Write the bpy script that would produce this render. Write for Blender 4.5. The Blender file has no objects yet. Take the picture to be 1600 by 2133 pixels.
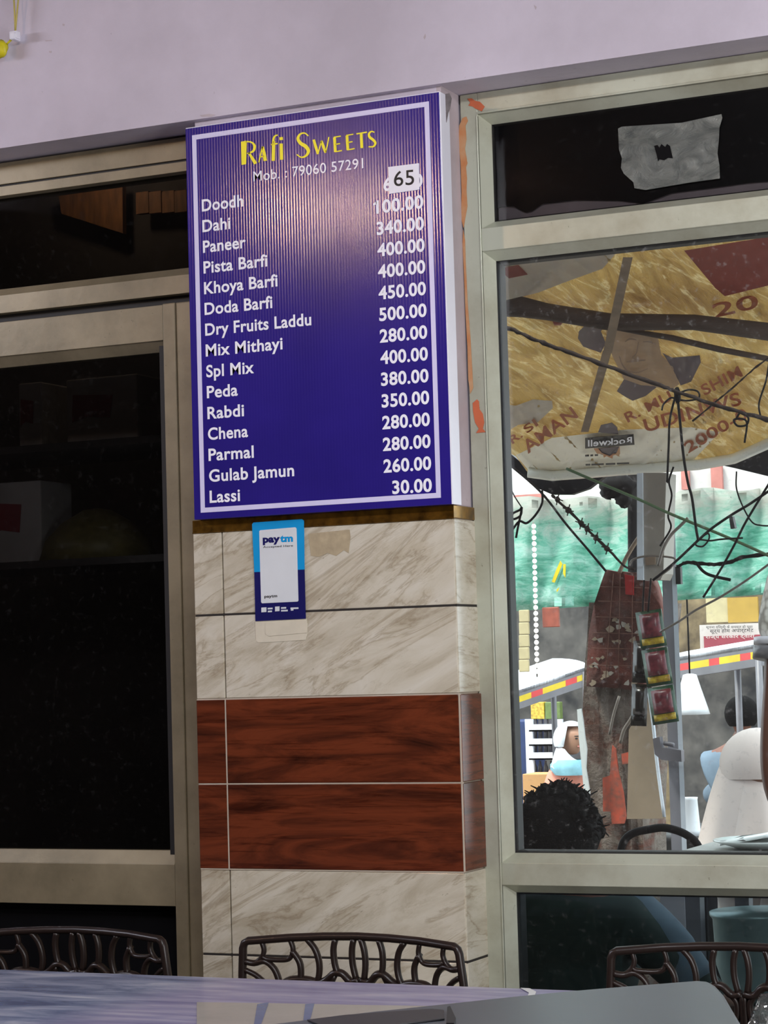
import bpy, bmesh, math, random
import numpy as np
from mathutils import Vector, Matrix

random.seed(7)
scene = bpy.context.scene
COL = scene.collection

# ------------------------------------------------------------------ camera
FPX, YAW, PITCH, ROLL = 4702.87, .436, .0684, .0287
CAM = Vector((2.6979, -4.7032, 1.3856))
Fw = Vector((-math.sin(YAW)*math.cos(PITCH), math.cos(YAW)*math.cos(PITCH), math.sin(PITCH)))
Rg = Vector((math.cos(YAW), math.sin(YAW), 0))
Up = Rg.cross(Fw)
Rr = Rg*math.cos(ROLL) - Up*math.sin(ROLL)
Ur = Rg*math.sin(ROLL) + Up*math.cos(ROLL)
cam = bpy.data.cameras.new('camera')
camo = bpy.data.objects.new('camera', cam)
COL.objects.link(camo)
cam.sensor_fit = 'HORIZONTAL'; cam.sensor_width = 36
cam.lens = FPX/1600*36
cam.clip_start = .05; cam.clip_end = 200
camo.matrix_world = Matrix(((Rr.x, Ur.x, -Fw.x, CAM.x), (Rr.y, Ur.y, -Fw.y, CAM.y), (Rr.z, Ur.z, -Fw.z, CAM.z), (0, 0, 0, 1)))
scene.camera = camo

# ------------------------------------------------------------------ world, lights, exposure
scene.view_settings.view_transform = 'Standard'
scene.view_settings.look = 'None'
scene.view_settings.exposure = 1.0
scene.view_settings.gamma = 1
scene.view_settings.use_curve_mapping = False
w = bpy.data.worlds.new('world'); scene.world = w; w.use_nodes = True
w.node_tree.nodes['Background'].inputs[0].default_value = (.84, .93, 1, 1)
w.node_tree.nodes['Background'].inputs[1].default_value = 1.75

def area(name, loc, to, size, power, col=(1, 1, 1)):
    l = bpy.data.lights.new(name, 'AREA'); l.shape = 'RECTANGLE'; l.size, l.size_y = size
    l.energy = power; l.color = col
    o = bpy.data.objects.new(name, l); COL.objects.link(o); o.location = loc
    o.rotation_euler = (Vector(to)-Vector(loc)).to_track_quat('-Z', 'Y').to_euler()
    return o
sun = bpy.data.lights.new('sun', 'SUN'); sun.energy = 2.2; sun.angle = .2; sun.color = (1, .96, .9)
suno = bpy.data.objects.new('sun', sun); COL.objects.link(suno)
suno.rotation_euler = Vector((.35, .45, -1)).to_track_quat('-Z', 'Y').to_euler()
area('right_key_light', (4.05, -2.2, 1.5), (0, 0, 1.7), (2.2, 2.2), 62, (1, .98, .98))  # added key light from the right; the wall there has no opening
area('ceiling_tube_light', (1.7, -2.7, 3.12), (1.2, -1.2, 0), (1.3, .12), 26, (.93, .95, 1))
area('far_tube_light', (-2.9, -1.9, 3.12), (-.6, -.6, 0.6), (1.3, .12), 22, (.84, .86, 1))

# ------------------------------------------------------------------ placement helpers
def ray(u, v): return Fw + Rr*((u-800)/FPX) - Ur*((v-1066.5)/FPX)
def at(u, v, Y):
    d = ray(u, v); return CAM + d*((Y-CAM.y)/d.y)
def atz(u, v, Z):
    d = ray(u, v); return CAM + d*((Z-CAM.z)/d.z)

# ------------------------------------------------------------------ object helpers
def tag(o, label, cat, group=None, kind=None):
    o['label'] = label; o['category'] = cat
    if group: o['group'] = group
    if kind: o['kind'] = kind
    return o
def empty(name, loc=(0, 0, 0)):
    o = bpy.data.objects.new(name, None); COL.objects.link(o); o.location = loc
    o.empty_display_size = .05
    return o
def thing(name, label, cat, group=None, loc=(0, 0, 0)):
    return tag(empty(name, loc), label, cat, group)
def struct(o): o['kind'] = 'structure'; return o

class MB:
    """collects shapes, then links them as one mesh object"""
    def __init__(s): s.v = []; s.f = []; s.m = []; s.mi = 0; s.sm = []
    def add(s, vs, fs, smooth=False):
        b = len(s.v); s.v += [tuple(p) for p in vs]
        s.f += [tuple(b+i for i in f) for f in fs]
        s.m += [s.mi]*len(fs); s.sm += [smooth]*len(fs)
        return s
    def box(s, x0, x1, y0, y1, z0, z1):
        return s.add([(x0, y0, z0), (x1, y0, z0), (x1, y1, z0), (x0, y1, z0), (x0, y0, z1), (x1, y0, z1), (x1, y1, z1), (x0, y1, z1)],
                     [(0, 3, 2, 1), (4, 5, 6, 7), (0, 1, 5, 4), (1, 2, 6, 5), (2, 3, 7, 6), (3, 0, 4, 7)])
    def hexa(s, a, b):
        """two quads (near, far) joined"""
        return s.add(list(a)+list(b), [(0, 1, 2, 3), (7, 6, 5, 4), (0, 4, 5, 1), (1, 5, 6, 2), (2, 6, 7, 3), (3, 7, 4, 0)])
    def prism(s, poly, d):
        """poly: list of 3d points, extruded by vector d"""
        n = len(poly); d = Vector(d)
        vs = [Vector(p) for p in poly] + [Vector(p)+d for p in poly]
        fs = [tuple(range(n)), tuple(range(2*n-1, n-1, -1))]
        fs += [(i, i+n, (i+1) % n+n, (i+1) % n) for i in range(n)]
        return s.add(vs, fs)
    def tube(s, pts, r, n=6, cap=True, flat=1.0, jitter=0):
        pts = [Vector(p) for p in pts]; k = len(pts)
        rs = r if isinstance(r, (list, tuple)) else [r]*k
        vs = []; ref = None
        for i in range(k):
            t = (pts[min(i+1, k-1)]-pts[max(i-1, 0)])
            if t.length < 1e-9: t = Vector((0, 0, 1))
            t.normalize()
            if ref is None:
                ref = Vector((0, 1, 0)) if abs(t.y) < .9 else Vector((1, 0, 0))
            a = t.cross(ref)
            if a.length < 1e-6: a = t.cross(Vector((1, .3, .2)))
            a.normalize(); b = t.cross(a); ref = -b if False else ref
            for j in range(n):
                q = 2*math.pi*j/n; rr = rs[i]*(1+random.uniform(-jitter, jitter))
                vs.append(pts[i]+a*(math.cos(q)*rr)+b*(math.sin(q)*rr*flat))
        fs = [(i*n+j, i*n+(j+1) % n, (i+1)*n+(j+1) % n, (i+1)*n+j) for i in range(k-1) for j in range(n)]
        if cap: fs += [tuple(range(n-1, -1, -1)), tuple((k-1)*n+j for j in range(n))]
        return s.add(vs, fs, True)
    def lathe(s, c, prof, n=16):
        """prof: (r, z) list, around vertical axis at c"""
        c = Vector(c); vs = []
        for r, z in prof:
            for j in range(n):
                q = 2*math.pi*j/n; vs.append(c+Vector((r*math.cos(q), r*math.sin(q), z)))
        k = len(prof)
        fs = [(i*n+j, i*n+(j+1) % n, (i+1)*n+(j+1) % n, (i+1)*n+j) for i in range(k-1) for j in range(n)]
        fs += [tuple(range(n-1, -1, -1)), tuple((k-1)*n+j for j in range(n))]
        return s.add(vs, fs, True)
    def ball(s, c, r, n=12, sc=(1, 1, 1), noise=0):
        c = Vector(c); vs = []; fs = []
        for i in range(n+1):
            th = math.pi*i/n
            for j in range(2*n):
                ph = math.pi*j/n; k = r*(1+random.uniform(-noise, noise))
                vs.append(c+Vector((k*sc[0]*math.sin(th)*math.cos(ph), k*sc[1]*math.sin(th)*math.sin(ph), k*sc[2]*math.cos(th))))
        m = 2*n
        fs = [(i*m+j, (i+1)*m+j, (i+1)*m+(j+1) % m, i*m+(j+1) % m) for i in range(n) for j in range(m)]
        return s.add(vs, fs, True)
    def sheet(s, rows, th=None, smooth=True):
        """grid of points rows[i][j]; th = thickness vector"""
        n, m = len(rows), len(rows[0]); vs = [Vector(p) for r in rows for p in r]
        fs = [(i*m+j, i*m+j+1, (i+1)*m+j+1, (i+1)*m+j) for i in range(n-1) for j in range(m-1)]
        if th is not None:
            N = len(vs); th = Vector(th); vs2 = [p+th for p in vs]
            fs2 = [tuple(reversed([i+N for i in f])) for f in fs]
            edge = [(j, j+1) for j in range(m-1)] + [(i*m+m-1, (i+1)*m+m-1) for i in range(n-1)] + \
                   [((n-1)*m+j+1, (n-1)*m+j) for j in range(m-2, -1, -1)] + [((i+1)*m, i*m) for i in range(n-2, -1, -1)]
            fs3 = [(b, a, a+N, b+N) for a, b in edge]
            return s.add(vs+vs2, fs+fs2+fs3, smooth)
        return s.add(vs, fs, smooth)
    def build(s, name, mats, parent=None, bevel=0):
        me = bpy.data.meshes.new(name); me.from_pydata(s.v, [], s.f)
        if not isinstance(mats, (list, tuple)): mats = [mats]
        for m in mats: me.materials.append(m)
        me.polygons.foreach_set('material_index', s.m)
        me.polygons.foreach_set('use_smooth', s.sm)
        bm = bmesh.new(); bm.from_mesh(me)
        bmesh.ops.recalc_face_normals(bm, faces=bm.faces)
        bm.to_mesh(me); bm.free(); me.update()
        o = bpy.data.objects.new(name, me); COL.objects.link(o)
        if parent:
            o.parent = parent
            o.matrix_parent_inverse = Matrix.Translation(-Vector(parent.location))
        if bevel:
            b = o.modifiers.new('bevel', 'BEVEL'); b.width = bevel; b.segments = 2; b.limit_method = 'ANGLE'
        return o

def smooth_path(pts, k=5):
    """Catmull-Rom through the points"""
    pts = [Vector(p) for p in pts]; out = []
    P = [pts[0]*2-pts[1]] + pts + [pts[-1]*2-pts[-2]]
    for i in range(1, len(P)-2):
        a, b, c, d = P[i-1:i+3]
        for j in range(k):
            t = j/k
            out.append(.5*((2*b)+(c-a)*t+(2*a-5*b+4*c-d)*t*t+(3*b-a-3*c+d)*t**3))
    out.append(pts[-1]); return out

def copy_tree(o, parent=None):
    c = o.copy(); COL.objects.link(c)
    if parent: c.parent = parent
    for ch in list(o.children): copy_tree(ch, c)
    return c

# ------------------------------------------------------------------ materials
class NT:
    def __init__(s, name):
        s.m = bpy.data.materials.new(name); s.m.use_nodes = True
        s.t = s.m.node_tree; s.b = s.t.nodes['Principled BSDF']; s.out = s.t.nodes['Material Output']
    def n(s, typ, **kw):
        x = s.t.nodes.new(typ)
        for k, v in kw.items():
            if k.startswith('i_'): x.inputs[k[2:].replace('_', ' ')].default_value = v
            else: setattr(x, k, v)
        return x
    def l(s, a, b): s.t.links.new(a, b); return s
    def coords(s, scale=(1, 1, 1), rot=(0, 0, 0), rnd=False):
        tc = s.n('ShaderNodeTexCoord'); mp = s.n('ShaderNodeMapping')
        mp.inputs['Scale'].default_value = scale; mp.inputs['Rotation'].default_value = rot
        src = tc.outputs['Object']
        if rnd:
            oi = s.n('ShaderNodeObjectInfo'); mu = s.n('ShaderNodeMath', operation='MULTIPLY'); mu.inputs[1].default_value = 37
            s.l(oi.outputs['Random'], mu.inputs[0])
            ad = s.n('ShaderNodeVectorMath', operation='ADD'); s.l(src, ad.inputs[0]); s.l(mu.outputs[0], ad.inputs[1]); src = ad.outputs[0]
        s.l(src, mp.inputs['Vector']); return mp.outputs[0]
    def stretch(s, vec, scale):
        mp = s.n('ShaderNodeMapping'); mp.inputs['Scale'].default_value = scale; s.l(vec, mp.inputs['Vector']); return mp.outputs[0]
    def noise(s, vec, scale=5, detail=5, rough=.55, dist=0):
        x = s.n('ShaderNodeTexNoise'); x.inputs['Scale'].default_value = scale; x.inputs['Detail'].default_value = detail
        x.inputs['Roughness'].default_value = rough; x.inputs['Distortion'].default_value = dist
        s.l(vec, x.inputs['Vector']); return x.outputs['Fac']
    def ramp(s, fac, stops, interp='LINEAR'):
        r = s.n('ShaderNodeValToRGB'); e = r.color_ramp.elements; r.color_ramp.interpolation = interp
        while len(e) < len(stops): e.new(.5)
        for el, (p, c) in zip(e, stops): el.position = p; el.color = tuple(c)+(1,) if len(c) == 3 else c
        s.l(fac, r.inputs[0]); return r.outputs[0]
    def mix(s, fac, a, b, mode='MIX'):
        x = s.n('ShaderNodeMix', data_type='RGBA', blend_type=mode)
        for inp, val in ((x.inputs['Factor'], fac), (x.inputs[6], a), (x.inputs[7], b)):
            if hasattr(val, 'is_linked'): s.l(val, inp)
            elif isinstance(val, (int, float)): inp.default_value = val
            else: inp.default_value = tuple(val)+(1,)
        return x.outputs[2]
    def bump(s, h, strength=.3, dist=.01):
        x = s.n('ShaderNodeBump'); x.inputs['Strength'].default_value = strength; x.inputs['Distance'].default_value = dist
        s.l(h, x.inputs['Height']); s.l(x.outputs[0], s.b.inputs['Normal']); return s
    def color(s, c): s.l(c, s.b.inputs['Base Color']); return s

def lin(r, g, b):
    f = lambda c: (c/255/12.92 if c/255 <= .04045 else ((c/255+.055)/1.055)**2.4)
    return (f(r), f(g), f(b))

def mat(name, c, rough=.5, spec=.5, metal=0, var=.25, scale=9, bump=0, bscale=60, coat=0, dark=None, stretch=(1, 1, 1), trans=0):
    """surface with a gentle noise variation between colour c and `dark`"""
    t = NT(name); vec = t.coords(stretch)
    d = dark or tuple(x*(1-var) for x in c)
    f = t.noise(vec, scale, 6, .6)
    t.color(t.ramp(f, [(.3, d), (.68, c)]))
    t.b.inputs['Roughness'].default_value = rough; t.b.inputs['Metallic'].default_value = metal
    t.b.inputs['Specular IOR Level'].default_value = spec; t.b.inputs['Coat Weight'].default_value = coat
    if bump: t.bump(t.noise(t.coords(stretch), bscale, 6, .6), bump, .01)
    if trans:
        tr = t.n('ShaderNodeBsdfTranslucent'); ms = t.n('ShaderNodeMixShader'); ms.inputs[0].default_value = trans
        t.l(t.ramp(f, [(.3, d), (.68, c)]), tr.inputs[0])
        t.l(t.b.outputs[0], ms.inputs[1]); t.l(tr.outputs[0], ms.inputs[2]); t.l(ms.outputs[0], t.out.inputs[0])
    return t.m

def plaster(name, c, stain):
    t = NT(name); v = t.coords()
    a = t.ramp(t.noise(v, 1.6, 6, .6), [(.35, stain), (.62, c)])
    sp = t.ramp(t.noise(v, 38, 3, .7), [(.24, (.35, .3, .3)), (.30, (1, 1, 1))])
    t.color(t.mix(.35, a, sp, 'MULTIPLY')); t.b.inputs['Roughness'].default_value = .55
    t.b.inputs['Specular IOR Level'].default_value = .35
    t.bump(t.noise(v, 22, 6, .65), .25, .01); return t.m

def glass(name, tint=(1, 1, 1), refl=.06, dirt=0.03):
    t = NT(name); t.t.nodes.remove(t.b)
    tr = t.n('ShaderNodeBsdfTransparent'); tr.inputs[0].default_value = tuple(tint)+(1,)
    gl = t.n('ShaderNodeBsdfGlossy'); gl.inputs['Roughness'].default_value = .01
    lw = t.n('ShaderNodeFresnel'); lw.inputs['IOR'].default_value = 1.45
    mu = t.n('ShaderNodeMath', operation='MULTIPLY'); mu.inputs[1].default_value = refl/.04
    t.l(lw.outputs[0], mu.inputs[0])
    m1 = t.n('ShaderNodeMixShader'); t.l(mu.outputs[0], m1.inputs[0]); t.l(tr.outputs[0], m1.inputs[1]); t.l(gl.outputs[0], m1.inputs[2])
    df = t.n('ShaderNodeBsdfDiffuse'); df.inputs[0].default_value = (.55, .55, .55, 1)
    d = t.ramp(t.noise(t.coords(), 55, 4, .7), [(.58, (dirt*.35,)*3), (.8, (dirt*6,)*3)])
    m2 = t.n('ShaderNodeMixShader'); t.l(d, m2.inputs[0]); t.l(m1.outputs[0], m2.inputs[1]); t.l(df.outputs[0], m2.inputs[2])
    t.l(m2.outputs[0], t.out.inputs[0]); return t.m

def aluminium(name, c, dirt):
    t = NT(name); v = t.coords(); vs = t.coords((1, 1, 1))
    a = t.ramp(t.noise(v, 3.5, 6, .65), [(.3, dirt), (.6, c)])
    sp = t.ramp(t.noise(v, 70, 4, .75), [(.27, (.25, .22, .18)), (.33, (1, 1, 1))])
    t.color(t.mix(.55, a, sp, 'MULTIPLY')); t.b.inputs['Roughness'].default_value = .42
    t.b.inputs['Metallic'].default_value = .25; t.b.inputs['Specular IOR Level'].default_value = .5
    t.bump(t.noise(vs, 30, 5, .6), .06, .01); return t.m

def marble():
    t = NT('marble_tile'); v = t.stretch(t.coords((1, 1, 1), (0, math.radians(27), 0), True), (.7, .7, 2))
    cl = t.ramp(t.noise(v, 6, 8, .62, .8), [(.3, lin(172, 162, 142)), (.5, lin(197, 190, 173)), (.7, lin(208, 203, 190))])
    v2 = t.stretch(t.coords((1, 1, 1), (0, math.radians(27), 0), True), (1.5, 1.5, 9))
    n1 = t.noise(v2, 1.25, 9, .62, .9)
    veins = t.ramp(n1, [(.46, (1, 1, 1)), (.494, (.58, .52, .44)), (.504, (.84, .80, .74)), (.55, (1, 1, 1))])
    n2 = t.noise(v2, 3.4, 7, .7, .4)
    fine = t.ramp(n2, [(.40, (1, 1, 1)), (.43, (.74, .70, .64)), (.46, (1, 1, 1))])
    pit = t.ramp(t.noise(v, 42, 3, .7), [(.26, (.42, .38, .34)), (.31, (1, 1, 1))])
    c = t.mix(.68, cl, veins, 'MULTIPLY'); c = t.mix(.4, c, fine, 'MULTIPLY'); c = t.mix(.6, c, pit, 'MULTIPLY')
    t.color(c); t.b.inputs['Roughness'].default_value = .16; t.b.inputs['Specular IOR Level'].default_value = .35
    t.bump(n2, .06, .004); return t.m

def rosewood():
    t = NT('rosewood_tile'); v = t.coords((.9, .9, 5.5), (0, math.radians(-2), 0), True)
    n = t.noise(v, 2.3, 8, .62, 2.2)
    c = t.ramp(n, [(.28, lin(44, 20, 13)), (.44, lin(80, 37, 22)), (.60, lin(106, 50, 29)), (.78, lin(86, 40, 24))])
    v2 = t.coords((1, 1, 22), (0, 0, 0), True)
    g = t.ramp(t.noise(v2, 4, 6, .7, .6), [(.36, (.42, .34, .32)), (.47, (1, 1, 1))])
    t.color(t.mix(.8, c, g, 'MULTIPLY')); t.b.inputs['Roughness'].default_value = .22
    t.b.inputs['Specular IOR Level'].default_value = .3
    return t.m

def flute_board():
    t = NT('blue_fluted_board'); tc = t.n('ShaderNodeTexCoord'); sx = t.n('ShaderNodeSeparateXYZ'); t.l(tc.outputs['Object'], sx.inputs[0])
    m = t.n('ShaderNodeMath', operation='MULTIPLY'); m.inputs[1].default_value = 2*math.pi/.0075; t.l(sx.outputs[0], m.inputs[0])
    s = t.n('ShaderNodeMath', operation='SINE'); t.l(m.outputs[0], s.inputs[0])
    nz = t.noise(t.coords((3, 3, 3)), 4, 3)
    ad = t.n('ShaderNodeMath', operation='MULTIPLY_ADD'); ad.inputs[1].default_value = 3; t.l(nz, ad.inputs[0]); t.l(s.outputs[0], ad.inputs[2])
    t.bump(ad.outputs[0], .6, .00011)
    t.color(t.ramp(t.noise(t.coords(), 4, 3), [(.3, lin(38, 28, 118)), (.7, lin(44, 32, 132))]))
    t.b.inputs['Roughness'].default_value = .165; t.b.inputs['Specular IOR Level'].default_value = .6; return t.m

def tabletop():
    t = NT('blue_marble_print'); v = t.coords((1.6, 5, 1))
    n = t.noise(v, 2.2, 9, .62, .8)
    c = t.ramp(n, [(.28, lin(74, 84, 122)), (.42, lin(112, 124, 156)), (.55, lin(152, 160, 186)), (.72, lin(200, 204, 216))])
    n2 = t.noise(t.coords((1.2, 7, 1)), 3, 5)
    sx = t.n('ShaderNodeSeparateXYZ'); tc = t.n('ShaderNodeTexCoord'); t.l(tc.outputs['Object'], sx.inputs[0])
    mr = t.n('ShaderNodeMapRange'); mr.inputs[1].default_value = .28; mr.inputs[2].default_value = .42; t.l(sx.outputs[0], mr.inputs[0])
    lav = t.ramp(n2, [(.3, lin(118, 114, 156)), (.55, lin(154, 150, 182)), (.75, lin(188, 186, 202))])
    t.color(t.mix(mr.outputs[0], c, lav)); t.b.inputs['Roughness'].default_value = .22
    t.b.inputs['Specular IOR Level'].default_value = .4; t.bump(n, .12, .004); return t.m

def tarp_print():
    t = NT('tan_printed_tarp'); v = t.coords((1, 1, 1))
    c = t.ramp(t.noise(v, 2.4, 5, .6), [(.3, lin(182, 156, 108)), (.55, lin(204, 182, 134)), (.75, lin(222, 210, 178))])
    ridge = t.noise(t.coords((4, 1.2, 1.2), (0, .5, .5)), 3, 6, .6, 1.4)
    cr = t.ramp(ridge, [(.30, (.7, .62, .5)), (.5, (1, 1, 1)), (.63, (1, 1, 1)), (.72, (1.0, 1.0, .95))])
    c = t.mix(.8, c, cr, 'MULTIPLY')  # shade of the folds multiplied into the colour
    f2 = t.noise(t.stretch(t.coords((1, 1, 1), (0, math.radians(-48), 0)), (1.2, 1.2, 6)), 2.6, 5, .6, .7)
    wht = t.ramp(f2, [(.46, (0, 0, 0)), (.495, (1, 1, 1)), (.52, (0, 0, 0))])  # whitened creases, with highlights of the folds painted into them
    ml = t.n('ShaderNodeMath', operation='MULTIPLY'); ml.inputs[1].default_value = .55; t.l(wht, ml.inputs[0])
    c = t.mix(ml.outputs[0], c, lin(240, 232, 206)); t.color(c); t.b.inputs['Roughness'].default_value = .30
    sm = t.n('ShaderNodeMath', operation='ADD'); t.l(ridge, sm.inputs[0]); t.l(f2, sm.inputs[1])
    t.bump(sm.outputs[0], 1.0, .06)
    tr = t.n('ShaderNodeBsdfTranslucent'); ms = t.n('ShaderNodeMixShader'); ms.inputs[0].default_value = .45
    t.l(c, tr.inputs[0]); t.l(t.b.outputs[0], ms.inputs[1]); t.l(tr.outputs[0], ms.inputs[2]); t.l(ms.outputs[0], t.out.inputs[0])
    return t.m

def green_tarp():
    t = NT('green_tarp'); v = t.coords((1, 1, 4.5))
    n = t.noise(v, 3.6, 10, .74, .6)
    c = t.ramp(n, [(.34, lin(76, 164, 138)), (.48, lin(140, 206, 186)), (.62, lin(204, 234, 224))])
    sz = t.n('ShaderNodeSeparateXYZ'); tc = t.n('ShaderNodeTexCoord'); t.l(tc.outputs['Object'], sz.inputs[0])
    ad = t.n('ShaderNodeMath', operation='MULTIPLY_ADD'); ad.inputs[1].default_value = .5; t.l(n, ad.inputs[0]); t.l(sz.outputs[2], ad.inputs[2])
    mr = t.n('ShaderNodeMapRange'); mr.inputs[1].default_value = 2.18; mr.inputs[2].default_value = 2.36; t.l(ad.outputs[0], mr.inputs[0])
    c = t.mix(mr.outputs[0], c, lin(196, 196, 186)); t.color(c); t.b.inputs['Roughness'].default_value = .5
    t.bump(n, .5, .04)
    tr = t.n('ShaderNodeBsdfTranslucent'); ms = t.n('ShaderNodeMixShader'); ms.inputs[0].default_value = .5
    t.l(c, tr.inputs[0]); t.l(t.b.outputs[0], ms.inputs[1]); t.l(tr.outputs[0], ms.inputs[2]); t.l(ms.outputs[0], t.out.inputs[0])
    return t.m

def old_brick():
    t = NT('peeling_red_brick'); v = t.coords((1, 1, 1), (math.radians(90), 0, 0))
    br = t.n('ShaderNodeTexBrick'); br.inputs['Scale'].default_value = 9; t.l(v, br.inputs['Vector'])
    br.inputs['Color1'].default_value = lin(108, 66, 52)+(1,); br.inputs['Color2'].default_value = lin(84, 60, 50)+(1,); br.inputs['Mortar'].default_value = lin(96, 78, 68)+(1,)
    br.inputs['Mortar Size'].default_value = .012
    n = t.noise(t.coords(), 7, 8, .7, .4)
    grey = t.ramp(n, [(.40, (0, 0, 0)), (.52, (1, 1, 1))])
    c = t.mix(grey, br.outputs['Color'], t.ramp(t.noise(t.coords(), 20, 5), [(.3, lin(104, 94, 86)), (.7, lin(140, 128, 118))]))
    t.color(c); t.b.inputs['Roughness'].default_value = .9; t.bump(n, .9, .06); return t.m

def emit(name, c, k):
    t = NT(name); e = t.n('ShaderNodeEmission'); e.inputs[0].default_value = tuple(c)+(1,); e.inputs[1].default_value = k
    t.l(e.outputs[0], t.out.inputs[0]); return t.m

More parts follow.
